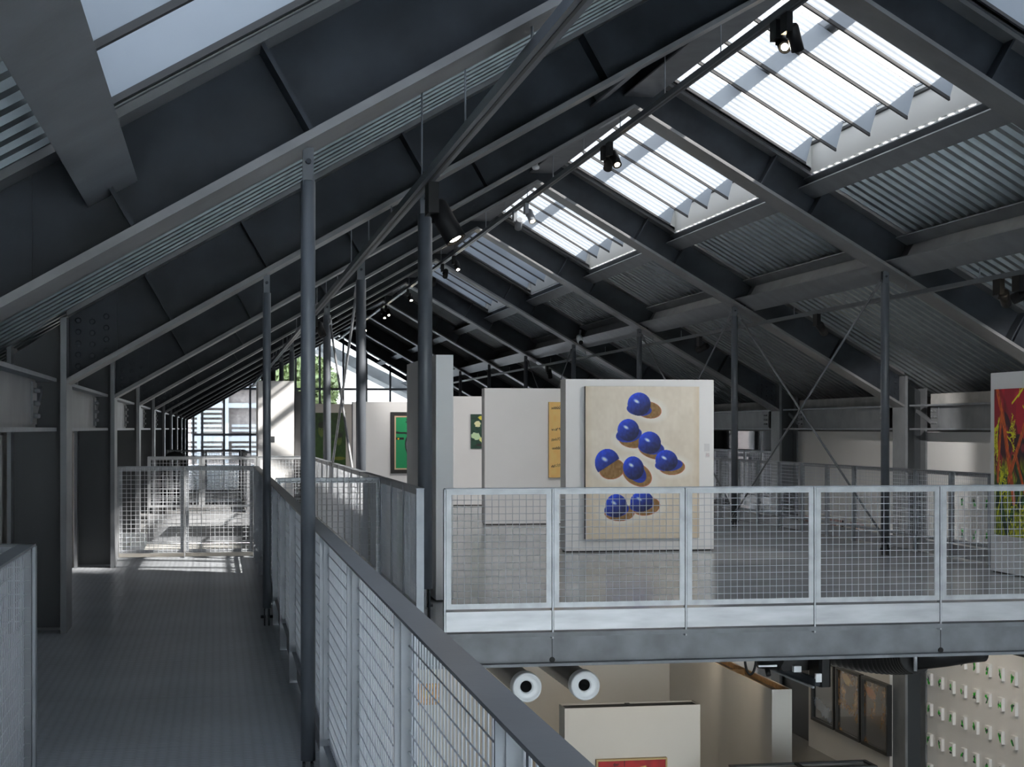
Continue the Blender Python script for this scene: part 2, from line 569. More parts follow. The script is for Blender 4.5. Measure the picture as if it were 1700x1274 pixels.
for side in (-1, 1):
    for k, yf in enumerate(FR[:-1]):
        nm = {0: 'nearest', len(FR) - 2: 'last'}.get(k, ORD[k])
        d = 'dark steel rafter on the %s roof slope, %s' % (SIDE[side], 'closest to the camera' if k == 0 else ORD[k] + ' from the camera')
        make_rafter(yf, side, d, (side < 0 and k in (1, 2, 3)) or (side > 0 and k in (3, 4)))
    for k, yf in enumerate(BACK):
        make_rafter(yf, side, 'dark steel rafter on the %s slope, %s frame back from the viewer' % (SIDE[side], ORD[1 - k]), False)

# ---- columns
def make_column(y, side, label):
    x = XL if side < 0 else XRR
    d = -1 if side < 0 else 1
    t = thing('steel_column', label, 'column', (x, y, 0), 'wall columns')
    zt = zd(x) + 0.0
    xo = x + d * (0.44 if side < 0 else 0.395)
    zo = zd(x) - 0.02
    z0 = 0.0 if side < 0 else -4.3
    MB().box(x, x + d * 0.045, y - 0.25, y + 0.25, z0, zb(x) + VD - 0.06).build('inner_flange', 'steel_b', t)
    MB().box(xo - d * 0.03, xo, y - 0.2, y + 0.2, z0, zd(xo) - 0.03).build('outer_flange', 'steel_b', t)
    pts = [(x + d * 0.045, z0), (xo - d * 0.03, z0), (xo - d * 0.03, zd(xo) - 0.08), (x + d * 0.045, zd(x) - 0.08)]
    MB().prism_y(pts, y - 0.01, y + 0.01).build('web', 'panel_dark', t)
    MB().box(min(x + d * 0.045, xo - d * 0.03), max(x + d * 0.045, xo - d * 0.03), y - 0.02, y + 0.02, z0, z0 + 0.02).build('base_weld', 'steel_b', t)
    return t
for side in (-1, 1):
    for k, yf in enumerate(FR[:-1]):
        if side < 0 and k == 0: continue
        make_column(yf, side, 'grey steel wall column at the %s eaves, %s along the row' % (SIDE[side], ORD[k]))

# ---- eaves beams, one per bay
def eaves(y0, y1, side, label):
    d = -1 if side < 0 else 1
    x = (XL if side < 0 else XRR) + d * 0.17
    t = thing('eaves_beam', label, 'beam', (x, (y0 + y1) / 2, 1.55), 'eaves beams between the columns')
    za, zc = 1.53, 1.93
    MB().box(x - 0.1, x + 0.1, y0 + 0.25, y1 - 0.25, za, za + 0.028).build('bottom_flange', 'zinc_dull', t)
    MB().box(x - 0.1, x + 0.1, y0 + 0.25, y1 - 0.25, zc - 0.028, zc).build('top_flange', 'zinc_dull', t)
    MB().box(x - 0.006, x + 0.006, y0 + 0.85, y1 - 0.85, za + 0.028, zc - 0.028).build('web', 'steel_b', t)
    for (ya, yb2) in ((y1 - 1.15, y1 - 0.87), (y0 + 0.87, y0 + 1.15)):
        pl = MB().box(x - d * 0.006, x - d * 0.018, ya, yb2, za + 0.05, zc - 0.05).build('splice_plate', 'steel_b', t)
        if y0 < 32:
            for r in range(3):
                b = MB()
                for c in range(3):
                    yy = ya + 0.07 + 0.07 * c
                    zz = za + 0.11 + 0.09 * r
                    b.lathe((x - d * 0.018, yy, zz), (x - d * 0.05, yy, zz), [(0, 0.02), (0.02, 0.02), (0.03, 0.014)], 6)
                b.build('bolt_row', 'steel_b', pl, 'stuff')
    MB().bar((x, y1 - 0.87, za + 0.12), (x + d * 0.02, y1 - 0.26, zc - 0.09), 0.03, 0.06).build('diagonal_brace', 'steel_b', t)
    return t
for side in (-1, 1):
    for k in range(0, 10):
        eaves(FR[k], FR[k + 1], side, 'grey eaves beam on the %s side in the %s bay from the camera' % (SIDE[side], ORD[k]))

# ---- purlins, I-sections square to the slope
def purlin(y0, y1, x, off, width, depth, side, label, m='steel_b', ft=0.02):
    ex, ez = 0.866, 0.5 * (1 if side < 0 else -1)
    nx, nz = (-0.5 if side < 0 else 0.5), 0.866
    bx, bz = x, zb(x) + off
    def rect(a0, a1, n0, n1):
        return [(bx + ex * a + nx * n, bz + ez * a + nz * n) for a, n in ((a0, n0), (a1, n0), (a1, n1), (a0, n1))]
    t = thing('purlin', label, 'beam', (x, (y0 + y1) / 2, bz), 'purlins between the rafters')
    h = width / 2
    MB().prism_y(rect(-h, h, 0, ft), y0, y1).build('bottom_flange', m, t)
    MB().prism_y(rect(-h, h, depth - ft, depth), y0, y1).build('top_flange', m, t)
    MB().prism_y(rect(-0.006, 0.006, ft, depth - ft), y0, y1).build('web', m, t)
    return t
for k, (y0, y1) in enumerate(bays):
    j = k - 2
    where = ('the %s bay from camera' % ORD[j + 1]) if j >= 0 else ('the %s bay behind nearest rafter' % ORD[1 - k])
    a, b = y0 + 0.012, y1 - 0.012
    purlin(a, b, 7.03, 0.33, 0.23, 0.155, 1, 'short roof purlin below the right skylight line in ' + where)
    purlin(a, b, 8.16, 0.075, 0.36, 0.37, 1, 'wide roof beam over the right-hand posts in ' + where)
    purlin(a, b, 4.45, 0.30, 0.2, 0.18, -1, 'roof purlin just left of the ridge in ' + where)
    if j < 0:
        purlin(a, b, -0.43, 0.25, 0.235, 0.225, -1, 'broad pale roof beam beside the left skylight in ' + where)
    r = thing('ridge_beam', 'flat bottomed ridge beam in ' + where, 'beam', (XR, (y0 + y1) / 2, 5.5), 'ridge beams')
    MB().box(4.76, 5.12, a, b, 5.50, 5.52).build('bottom_flange', 'steel_b', r)
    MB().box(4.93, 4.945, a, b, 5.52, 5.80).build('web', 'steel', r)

# ---- skylights
def skylight(y0, y1, side, label):
    t = thing('skylight', label, 'skylight', (5.15 if side > 0 else 4.6, (y0 + y1) / 2, 5.6), 'roof skylights')
    xa, xb = (5.15, 7.0) if side > 0 else (-0.62, 4.53)
    H_ = 0.37
    ya, yb2 = y0 + 0.27, y1 - 0.27
    def sl(x0, x1, a, b):
        return [(x0, zd(x0) + a), (x1, zd(x1) + a), (x1, zd(x1) + b), (x0, zd(x0) + b)]
    n = 6
    for (cx0, cx1) in ((xa - 0.03, xa), (xb, xb + 0.03)):
        MB().prism_y(sl(cx0, cx1, -0.03, H_ + 0.05), ya - 0.03, yb2 + 0.03).build('curb', 'curb', t)
    for (c0, c1) in ((ya - 0.26, ya), (yb2, yb2 + 0.26)):
        MB().prism_y(sl(xa - 0.03, xb + 0.03, 0.0, 0.03), c0, c1).build('flashing', 'steel_b', t)
    MB().prism_y(sl(xa, xb, 0.0, H_ + 0.05), ya - 0.03, ya).build('curb', 'curb', t)
    MB().prism_y(sl(xa, xb, 0.0, H_ + 0.05), yb2, yb2 + 0.03).build('curb', 'curb', t)
    # glass in strips between the fins
    ys = [y0 + 0.72 + 0.985 * i for i in range(5)] + [y1 - 0.36]
    edges = [ya] + ys[:-1] + [yb2]
    for i in range(len(edges) - 1):
        MB().prism_y(sl(xa, xb, H_, H_ + 0.012), edges[i] + 0.004, edges[i + 1] - 0.004).build('pane', 'poly', t)
    for yy in ys:
        dz = 0.02
        f = MB().prism_y([(xa + 0.02, zd(xa) + dz), (xb - 0.10, zd(xb - 0.1) + dz), (xb - 0.02, zd(xb) + H_ - 0.015), (xa + 0.02, zd(xa) + H_ - 0.005)], yy - 0.012, yy + 0.012).build('fin', 'fin', t)
        MB().prism_y(sl(xa + 0.02, xb - 0.10, -0.012, 0.02), yy - 0.018, yy + 0.018).build('edge_trim', 'trim_dark', f)
    for xm in ((6.08,) if side > 0 else (0.9, 2.1, 3.3)):
        MB().prism_y(sl(xm - 0.05, xm + 0.05, H_ + 0.03, H_ + 0.12), ya, yb2).build('outer_bar', 'steel_b', t)
    MB().prism_y(sl(xb - 0.02, xb + 0.0, H_ - 0.08, H_ - 0.05), ya, yb2).build('clip_rail', 'trim_dark', t)
    return t
for b in SKY_R:
    j = bays.index(b) - 2
    skylight(*b, 1, ('finned skylight in the right roof slope, %s bay from the camera' % ORD[j + 1]) if j >= 0 else 'finned skylight in the right slope, %s bay back from nearest rafter' % ORD[1 - bays.index(b)])
for b in SKY_L:
    skylight(*b, -1, 'finned skylight in the left roof slope above the %s' % ('pale roof beam at the top corner' if b[0] > 0 else ('walkway start behind' if b[0] > -6 else 'rear end wall')))

# ---- slender posts with pinned ends
def make_post(x, y, r, zt, zbase, label, group, boss=0.22):
    t = thing('post', label, 'post', (x, y, 0), group)
    MB().lathe((x, y, zbase), (x, y, zt), [(0, r), (zt - zbase - 0.006, r), (zt - zbase, r * 0.9)], 20).build('pipe', 'post', t)
    top = zb(x)
    pl = r * 0.55
    for s in (-1, 1):
        MB().box(x - r * 0.75, x + r * 0.75, y + s * pl - 0.006, y + s * pl + 0.006, zt - 0.02, top - 0.001).build('clevis_plate', 'post', t)
    MB().box(x - r * 0.5, x + r * 0.5, y - 0.008, y + 0.008, zt - 0.25 * boss, zt + (top - zt) * 0.75).build('tongue', 'post', t)
    MB().tube((x, y - pl - 0.03, zt + (top - zt) * 0.55), (x, y + pl + 0.03, zt + (top - zt) * 0.55), max(0.012, r * 0.25), 8).build('pin', 'steel', t)
    for s in (-1, 1):
        MB().box(x + s * pl - 0.006, x + s * pl + 0.006, y - r * 0.8, y + r * 0.8, 0.001, zbase - 0.01).build('clevis_plate', 'steel', t)
    MB().box(x - 0.008, x + 0.008, y - r * 0.6, y + r * 0.6, zbase * 0.4, zbase + boss).build('tongue', 'post', t)
    MB().tube((x - pl - 0.03, y, zbase * 0.5), (x + pl + 0.03, y, zbase * 0.5), max(0.012, r * 0.25), 8).build('pin', 'steel', t)
    return t
make_post(0.387, 7.2, 0.0315, 2.62, 0.12, 'slim grey hanger post in the foreground standing beside the walkway guard', 'slim posts along the walkway')
make_post(0.387, 13.2, 0.0315, 2.62, 0.14, 'slim grey hanger post beside the walkway guard, the farther of the two', 'slim posts along the walkway')
for k in range(1, 9):
    lab = {1: 'thick grey post in front of the end-on white partition', 2: 'thick grey post with a sunlit right edge before the comic style painting', 3: 'thick grey post in front of the green portrait painting'}.get(k, 'thick grey post in the row left of the partitions, %s along' % ORD[k - 1])
    make_post(1.64, FR[k], 0.058, 3.27, 0.27, lab, 'posts along the left of the gallery')
for k in range(2, 9):
    lab = {2: 'round grey post at the right, nearest of the braced row', 3: 'round grey post just right of the hard hat partition'}.get(k, 'round grey post under the right roof beam, %s along' % ORD[k - 2])
    make_post(8.05, FR[k], 0.052, 3.33, 0.16, lab, 'posts under the right roof beam')

# ---- rod bracing
def brace(p, q, r, label, m='steel_b'):
    t = thing('brace_rod', label, 'rod', p, 'crossed brace rods')
    d = Vector(q) - Vector(p)
    L = d.length
    MB().lathe(p, q, [(0, r), (L, r)], 8).build('rod', m, t)
    u = d.normalized()
    for a in (Vector(p), Vector(q) - u * 0.22):
        MB().tube(a, a + u * 0.22, r * 1.7, 8).build('turnbuckle', m, t)
for (a, b, w_) in ((2, 3, 'nearest pair of right posts'), (3, 4, 'second and third right posts'), (5, 6, 'far right posts')):
    brace((8.0, FR[a], 3.36), (8.0, FR[b] - 0.1, 0.18), 0.014, 'thin diagonal rod between the %s, falling away from the camera' % w_)
    brace((8.1, FR[b], 3.36), (8.1, FR[a] + 0.1, 0.18), 0.014, 'thin diagonal rod between the %s, rising away from the camera' % w_)
brace((1.6, FR[2], 3.2), (1.6, FR[3] - 0.1, 0.2), 0.017, 'bright diagonal rod before the green portrait, falling away from the camera', 'zinc')
brace((1.68, FR[3], 3.2), (1.68, FR[2] + 0.1, 0.2), 0.017, 'bright diagonal rod before the green portrait, rising away from the camera', 'zinc')

# ------------------------------------------------------------------ guards of welded mesh
def guard(label, p0, p1, posts, side=1, z0=0.0, top=1.10, kick=True, cap=0.066, wire='wire', capm='zinc_dull', frm='zinc', fine=True, low=0.185, kickm='kick', edge_post=(True, True)):
    # posts: distances along p0->p1; side: which side of the line the panels hang (left-hand normal * side)
    p0, p1 = Vector((p0[0], p0[1], 0)), Vector((p1[0], p1[1], 0))
    d = (p1 - p0).normalized()
    n = Vector((-d.y, d.x, 0)) * side
    L = (p1 - p0).length
    g = thing('mesh_guard', label, 'railing', (p0.x, p0.y, z0), 'welded mesh guards')
    def P(a, b, z): 
        q = p0 + d * a + n * b
        return (q.x, q.y, z0 + z)
    def blk(mb, a0, a1, b0, b1, za, zc):
        pts = [P(a0, b0, za), P(a1, b0, za), P(a1, b1, za), P(a0, b1, za), P(a0, b0, zc), P(a1, b0, zc), P(a1, b1, zc), P(a0, b1, zc)]
        return mb.add(pts, [(0, 3, 2, 1), (4, 5, 6, 7), (0, 1, 5, 4), (1, 2, 6, 5), (2, 3, 7, 6), (3, 0, 4, 7)])
    h = cap / 2
    blk(MB(), 0, L, -h, h, top - 0.008, top).build('handrail', capm, g)
    for i, a in enumerate(posts):
        pm = blk(MB(), a - 0.006, a + 0.006, -h + 0.004, h - 0.004, -0.05, top - 0.009)
        pm.build('post', frm, g)
    for i in range(len(posts) - 1):
        a0, a1 = posts[i] + 0.010, posts[i + 1] - 0.010
        b0, b1 = h - 0.016, h - 0.010
        za, zc = low, top - 0.010
        fw = 0.040
        fm = MB()
        # mitred flat frame
        o = [(a0, za), (a1, za), (a1, zc), (a0, zc)]
        q = [(a0 + fw, za + fw), (a1 - fw, za + fw), (a1 - fw, zc - fw), (a0 + fw, zc - fw)]
        for e in range(4):
            e2 = (e + 1) % 4
            c = [o[e], o[e2], q[e2], q[e]]
            pts = [P(a, b0, z) for a, z in c] + [P(a, b1, z) for a, z in c]
            if side > 0:
                fm.add(pts, [(3, 2, 1, 0), (4, 5, 6, 7), (0, 1, 5, 4), (1, 2, 6, 5), (2, 3, 7, 6), (3, 0, 4, 7)])
            else:
                fm.add(pts, [(0, 1, 2, 3), (7, 6, 5, 4), (4, 5, 1, 0), (5, 6, 2, 1), (6, 7, 3, 2), (7, 4, 0, 3)])
        # return legs of the angle frame
        blk(fm, a0, a0 + 0.005, b0 - 0.03, b0, za, zc)
        blk(fm, a1 - 0.005, a1, b0 - 0.03, b0, za, zc)
        blk(fm, a0, a1, b0 - 0.03, b0, za, za + 0.005)
        f = fm.build('panel_frame', frm, g)
        wm = MB()
        r = 0.0024
        pitch = 0.053
        bm = b0 - 0.006
        nv = int((a1 - a0 - 0.03) / pitch)
        s0 = (a0 + a1) / 2 - nv * pitch / 2
        for j in range(nv + 1):
            a = s0 + j * pitch
            sec = [(a - r, bm), (a, bm - r), (a + r, bm), (a, bm + r)]
            pts = [P(x, y_, za + 0.01) for x, y_ in sec] + [P(x, y_, zc - 0.005) for x, y_ in sec]
            wm.add(pts, [(0, 1, 5, 4), (1, 2, 6, 5), (2, 3, 7, 6), (3, 0, 4, 7)])
        z = za + 0.03
        bh = bm - r * 1.6
        while z < zc - 0.01:
            sec = [(z - r, bh), (z, bh - r), (z + r, bh), (z, bh + r)]
            pts = [P(a0 + 0.006, y_, zz) for zz, y_ in sec] + [P(a1 - 0.006, y_, zz) for zz, y_ in sec]
            wm.add(pts, [(0, 1, 5, 4), (1, 2, 6, 5), (2, 3, 7, 6), (3, 0, 4, 7)])
            z += pitch
        wm.build('wire_mesh', wire, f, 'stuff')
        if kick:
            blk(MB(), a0, a1, b0, b1, 0.015, 0.165).build('kick_plate', kickm, g)
    return g

def spaced(L, step, first=0.0):
    n = max(1, round((L - first) / step))
    return [first + (L - first) * i / n for i in range(n + 1)] if first == 0 else [0.0] + [first + (L - first) * i / n for i in range(n + 1)]

guard('long mesh guard with dull grey handrail running along the right of the walkway', (0.463, -0.45), (0.463, 20.2), [0.0] + [1.52 * i + 0.01 for i in range(1, 14)] + [20.64], side=-1, capm='rail', frm='zinc_dull', kickm='steel_b')
guard('short mesh guard at the lower left corner beside the walkway', (-0.73, -0.9), (-0.73, 6.72), spaced(7.62, 1.52), side=1, capm='rail', frm='zinc_dull', kickm='steel_b')
guard('mesh guard turning left from the lower left corner guard', (-1.55, 6.70), (-0.70, 6.70), [0.0, 0.85], side=1, capm='rail', frm='zinc_dull', kickm='steel_b')
guard('mesh guard closing the far end of the walkway', (-1.16, 20.3), (0.44, 20.3), [0.0, 0.78, 1.6], side=1, kick=False, low=0.06)
guard('pale mesh guard on the landing behind the walkway end guard', (-1.1, 27.5), (1.42, 27.5), [0, 0.86, 1.75, 2.52], side=-1, low=0.27)
fx = [0.0, 0.83, 1.88, 2.925, 3.975, 5.025, 6.075, 7.1]
guard('bright mesh guard across the front edge of the gallery before the hard hat painting', (1.69, 12.42), (8.79, 12.42), fx, side=-1)
guard('dark mesh guard return between the thick post and the corner of the gallery', (1.51, 12.45), (1.51, 15.3), [0, 0.95, 1.9, 2.85], side=1, frm='zinc_dull')
guard('short mesh guard bridging from the walkway handrail to the gallery', (0.53, 15.32), (1.50, 15.32), [0, 0.97], side=1)
guard('receding mesh guard along the gallery edge below the green portrait', (1.51, 15.4), (1.51, 27.3), spaced(11.9, 1.05), side=1)
guard('receding mesh guard along the right edge of the gallery', (8.66, 12.5), (8.66, 31.0), spaced(18.5, 1.05), side=-1, top=1.04)
guard('mesh guard around the far stair opening, across the view', (-1.06, 36.5), (0.52, 36.5), [0, 0.8, 1.58], side=1, frm='steel_b', capm='steel')
guard('mesh guard around the far stair opening, running towards the camera', (0.58, 31.0), (0.55, 36.4), spaced(5.4, 1.35), side=1, frm='steel_b', capm='steel')
guard('mesh guard outside the bright right-hand opening', (11.0, 31.5), (11.0, 37.0), spaced(5.5, 1.1), side=1, top=1.1)

# ------------------------------------------------------------------ pictures
def canvas(x0, x1, z0, z1, nx, nz, fn):
    # grid facing -Y in local space; fn(u, v) -> (n,3) sRGB 0..255, u right, v down
    u, v = np.meshgrid((np.arange(nx) + 0.5) / nx, (np.arange(nz) + 0.5) / nz, indexing='xy')
    col = fn(u.ravel(), v.ravel()) / 255.0
    col = np.where(col <= 0.04045, col / 12.92, ((col + 0.055) / 1.055) ** 2.4)
    return np.clip(col, 0, 1)
def painting(name, origin, udir, width, height, nx, nz, fn, m, parent, gain=1.4):
    # origin: top-left corner, udir: unit vector to the right, v goes down
    col = np.clip(canvas(0, 1, 0, 1, nx, nz, fn) * gain, 0, 0.86)
    base = parent.location
    O = Vector(origin) - base
    U = Vector(udir)
    v = []
    for j in range(nz + 1):
        for i in range(nx + 1):
            p = O + U * (width * i / nx)
            v.append((p.x, p.y, p.z - height * j / nz))
    f = []
    for j in range(nz):
        for i in range(nx):
            a = j * (nx + 1) + i
            f.append((a, a + nx + 1, a + nx + 2, a + 1))
    me = bpy.data.meshes.new(name)
    me.from_pydata(v, [], f)
    at = me.color_attributes.new('paint', 'FLOAT_COLOR', 'CORNER')
    c4 = np.ones((len(f), 4), np.float32)
    c4[:, :3] = col
    at.data.foreach_set('color', np.repeat(c4, 4, axis=0).ravel())
    me.materials.append(M[m])
    o = bpy.data.objects.new(name, me)
    C.objects.link(o)
    o.parent = parent
    return o

def vnoise(u, v, s, seed):
    r = np.random.default_rng(seed)
    n = 64
    g = r.random((n + 1, n + 1))
    x, y_ = (u * s) % n, (v * s) % n
    i, j = x.astype(int), y_.astype(int)
    fx_, fy_ = x - i, y_ - j
    fx_, fy_ = fx_ * fx_ * (3 - 2 * fx_), fy_ * fy_ * (3 - 2 * fy_)
    return (g[i, j] * (1 - fx_) + g[i + 1, j] * fx_) * (1 - fy_) + (g[i, j + 1] * (1 - fx_) + g[i + 1, j + 1] * fx_) * fy_
def mixc(col, mask, c):
    mask = np.clip(mask, 0, 1)[:, None]
    return col * (1 - mask) + np.asarray(c, float) * mask
def ell(x, y_, cx, cy, rx, ry, a=0.0):
    dx, dy = x - cx, y_ - cy
    c, s = math.cos(a), math.sin(a)
    X, Y = dx * c + dy * s, -dx * s + dy * c
    return np.sqrt((X / rx) ** 2 + (Y / ry) ** 2)
def soft(d, e=0.03): return np.clip((1 - d) / e + 0.5, 0, 1)

def hats(u, v):
    x, y_ = u * 847 + 103, v * 1047 + 100
    n = vnoise(u, v, 9, 1) * 0.5 + vnoise(u, v, 40, 2) * 0.3 + vnoise(u, v * 0.3, 60, 3) * 0.2
    col = np.stack([194 + 18 * (n - 0.5), 186 + 20 * (n - 0.5), 172 + 22 * (n - 0.5)], 1)
    col = mixc(col, np.clip((v - 0.55) * 0.8, 0, 1), (186, 172, 148))
    col = mixc(col, np.clip((0.06 - np.minimum(u, 1 - u)) * 6, 0, 0.4), (172, 152, 122))
    H = [(500, 222, 86, 80, 0.0, 500, 258, 93, 44, 0.10, (572, 262, 92, 56, 0.15)),
         (420, 400, 80, 76, 0.05, 424, 432, 97, 52, -0.15, (450, 470, 98, 52, 0.1)),
         (580, 488, 84, 77, 0.25, 590, 522, 98, 46, 0.12, (600, 545, 105, 50, 0.3)),
         (705, 610, 84, 72, 0.2, 722, 640, 104, 44, -0.05, (745, 655, 95, 54, 0.0)),
         (330, 920, 80, 80, 0.1, 333, 945, 91, 52, -0.1, (355, 968, 108, 56, 0.0)),
         (520, 892, 86, 70, -0.1, 520, 915, 90, 46, -0.15, (550, 925, 103, 62, -0.1)),
         (458, 662, 76, 82, -0.5, 478, 690, 88, 58, 0.75, (485, 705, 112, 74, 0.45))]
    order = [0, 1, 2, 3, 5, 4, 6]
    halo = np.zeros_like(u)
    for h in H:
        halo = np.maximum(halo, np.clip((1.75 - ell(x, y_, *h[10])) * 1.2, 0, 0.55))
    halo = np.maximum(halo, np.clip((1.6 - ell(x, y_, 300, 665, 100, 70, 0.1)) * 1.2, 0, 0.55))
    col = mixc(col, halo, (205, 205, 200))
    sh = H + [(0,) * 10 + ((298, 668, 92, 68, -0.15),)]
    for h in sh:
        d = ell(x, y_, *h[10])
        col = mixc(col, soft(d / 1.04, 0.03), (178, 92, 72))
        nn = vnoise(u, v, 70, 5)
        col = mixc(col, soft(d, 0.03), (122, 92, 52))
        col = col + (nn - 0.5)[:, None] * 26 * soft(d)[:, None]
    def dome(col, cx, cy, rx, ry, a, clip=None):
        d = ell(x, y_, cx, cy, rx, ry, a)
        mk = soft(d, 0.025)
        if clip is not None: mk = mk * clip
        lx, ly = (x - cx) / rx, (y_ - cy) / ry
        sh_ = np.clip(0.62 - 0.28 * lx - 0.42 * ly, 0.25, 1.1)
        base = np.stack([20 * sh_ + 4, 52 * sh_ + 8, 156 * sh_ + 26], 1)
        base += (vnoise(u, v, 75, 8) - 0.5)[:, None] * np.array([8, 16, 30])
        hl = np.clip(1 - ell(x, y_, cx - rx * 0.22, cy - ry * 0.25, rx * 0.34, ry * 0.18, 0.5), 0, 1)
        base = mixc(base, hl * 1.5, (190, 205, 238))
        return col * (1 - mk[:, None]) + base * mk[:, None]
    for i in order:
        h = H[i]
        d = ell(x, y_, h[5], h[6], h[7], h[8], h[9])
        col = mixc(col, soft(d, 0.03), (24, 50, 150))
        col = mixc(col, soft(d / 0.93, 0.03) * (y_ < h[6] + h[8] * 0.8), (16, 40, 126))
        col = dome(col, h[0], h[1], h[2], h[3], h[4])
    # half-turned hat: dome cut by its open rim
    cl = np.clip(((685 - y_) - (x - 205) * -0.0 - 0.0) / 6, 0, 1)
    line = (y_ - 685) - (597 - 685) / (352 - 205.0) * (x - 205)
    col = dome(col, 264, 624, 92, 95, 0.0, np.clip(-line / 4 + 0.5, 0, 1))
    # drifting pale smudges above the lower hats
    for (cx, cy) in ((365, 822), (455, 822)):
        col = mixc(col, np.clip(0.8 - ell(x, y_, cx, cy, 36, 26), 0, 0.5), (150, 140, 128))
    return np.clip(col, 0, 255)

def segs_dist(x, y_, segs):
    out = np.full_like(x, 9.0)
    for (x0, y0, x1, y1, w_) in segs:
        dx, dy = x1 - x0, y1 - y0
        t = np.clip(((x - x0) * dx + (y_ - y0) * dy) / (dx * dx + dy * dy + 1e-9), 0, 1)
        dd = np.hypot(x - x0 - t * dx, y_ - y0 - t * dy) / w_
        out = np.minimum(out, dd)
    return out

def garden(u, v):
    r = random.Random(3)
    n = vnoise(u, v, 8, 11)
    col = np.stack([70 + 120 * n, 8 + 14 * n, 24 + 22 * n], 1)
    for (cx, cy, rx, ry, c) in ((0.62, 0.08, 0.34, 0.16, (150, 14, 40)), (0.9, 0.22, 0.3, 0.2, (170, 18, 44)), (0.3, 0.32, 0.2, 0.16, (58, 6, 30)), (0.75, 0.42, 0.2, 0.1, (40, 8, 26)), (0.15, 0.12, 0.14, 0.12, (140, 10, 30))):
        d = ell(u, v, cx, cy, rx, ry, 0.3)
        col = mixc(col, soft(d, 0.08), c)
        col = mixc(col, np.clip(1 - ell(u, v, cx + 0.05, cy - 0.02, rx * 0.4, ry * 0.4), 0, 0.5), (214, 70, 70))
    green = np.clip((v - 0.5 + (n - 0.5) * 0.2) * 9, 0, 1)
    g2 = vnoise(u, v, 45, 12)
    gc = np.stack([44 + 120 * g2, 62 + 110 * g2, 14 + 20 * g2], 1)
    col = col * (1 - green[:, None]) + gc * green[:, None]
    for (cx, cy, rx, ry, a) in ((0.3, 0.66, 0.3, 0.05, -0.5), (0.75, 0.6, 0.3, 0.05, 0.5), (0.2, 0.8, 0.26, 0.05, 0.9), (0.55, 0.78, 0.3, 0.06, -0.8), (0.85, 0.75, 0.22, 0.05, -0.3)):
        d = ell(u, v, cx, cy, rx, ry, a)
        col = mixc(col, soft(d, 0.1), (20, 48, 24))
        col = mixc(col, soft(d / 0.5, 0.2) * 0.5, (70, 120, 40))
    col = mixc(col, ((vnoise(u, v, 60, 15) > 0.62) & (v > 0.78) & (u > 0.4)).astype(float), (190, 190, 20))
    S_ = []
    def br(x0, y0, a, L, w_, k):
        x1, y1 = x0 + math.cos(a) * L, y0 + math.sin(a) * L
        S_.append((x0, y0, x1, y1, w_))
        if k > 0:
            for _ in range(3):
                br(x0 + (x1 - x0) * r.uniform(0.4, 1), y0 + (y1 - y0) * r.uniform(0.4, 1), a + r.uniform(-0.8, 0.8), L * 0.62, w_ * 0.7, k - 1)
    for (x0, y0, a, L) in ((0.2, 0.16, 2.4, 0.18), (0.22, 0.2, 0.8, 0.26), (0.5, 0.1, -0.3, 0.3), (0.12, 0.2, 1.8, 0.2), (0.8, 0.12, 0.4, 0.2), (0.1, 0.86, -1.0, 0.2)):
        br(x0, y0, a, L, 0.008, 4)
    col = mixc(col, soft(segs_dist(u, v, S_), 0.4), (222, 214, 26))
    T = [(0.08, 0.0, 0.25, 0.2, 0.035), (0.25, 0.2, 0.55, 0.75, 0.045), (0.2, 0.16, 0.1, 0.62, 0.03), (0.9, 0.2, 0.4, 0.62, 0.03), (0.6, 0.45, 0.85, 0.7, 0.025)]
    k = vnoise(u, v, 50, 16)
    d = segs_dist(u, v, T)
    tc_ = np.stack([150 + 70 * k, 60 + 40 * k, 20 + 20 * k], 1)
    mk = soft(d, 0.3)[:, None]
    return np.clip(col * (1 - mk) + tc_ * mk, 0, 255)

def brows(u, v):
    n = vnoise(u, v, 14, 21)
    col = np.stack([222 + 12 * n, 164 + 12 * n, 98 + 12 * n], 1)
    hatch = (np.sin((u * 150 + v * 240)) > -0.2).astype(float) * (vnoise(u, v, 60, 22) > 0.22)
    for (cy, h) in ((0.075, 0.022), (0.36, 0.02), (0.49, 0.022), (0.61, 0.02), (0.84, 0.024)):
        arc = cy - 0.02 * np.sin(np.clip((u - 0.03) / 0.9, 0, 1) * math.pi) + 0.015 * (1 - u)
        mk = (np.abs(v - arc) < h * (0.45 + 0.8 * np.clip(u * 2.2, 0, 1))) & (u > 0.05) & (u < 0.93)
        col = mixc(col, mk * hatch * 0.92, (34, 30, 28))
    for cy in (0.25, 0.275):
        col = mixc(col, (np.abs(v - cy + 0.03 * np.sin(u * 3.1)) < 0.003) & (u > 0.3) & (u < 0.9), (40, 34, 30))
    return col

def portrait(u, v):
    n = vnoise(u, v, 20, 31)
    col = np.stack([26 + 22 * n, 62 + 28 * n, 8 + 10 * n], 1)
    for (cx, top, s) in ((0.30, 0.18, 1.0), (0.80, 0.36, 0.85)):
        col = mixc(col, soft(ell(u, v, cx, top + 0.42 * s, 0.26 * s, 0.30 * s), 0.15) * 0.75, (48, 92, 22))
        col = mixc(col, soft(ell(u, v, cx, top + 0.12 * s, 0.095 * s, 0.115 * s), 0.15), (98, 122, 48))
        col = mixc(col, soft(ell(u, v, cx, top + 0.03 * s, 0.105 * s, 0.055 * s), 0.2), (24, 44, 12))
        for e in (-1, 1):
            col = mixc(col, soft(ell(u, v, cx + e * 0.035 * s, top + 0.105 * s, 0.018 * s, 0.01 * s), 0.5) * 0.8, (30, 52, 14))
    col = mixc(col, soft(ell(u, v, 0.8, 0.78, 0.2, 0.03), 0.3), (120, 130, 30))
    return np.clip(col + (n - 0.5)[:, None] * 12, 0, 255)

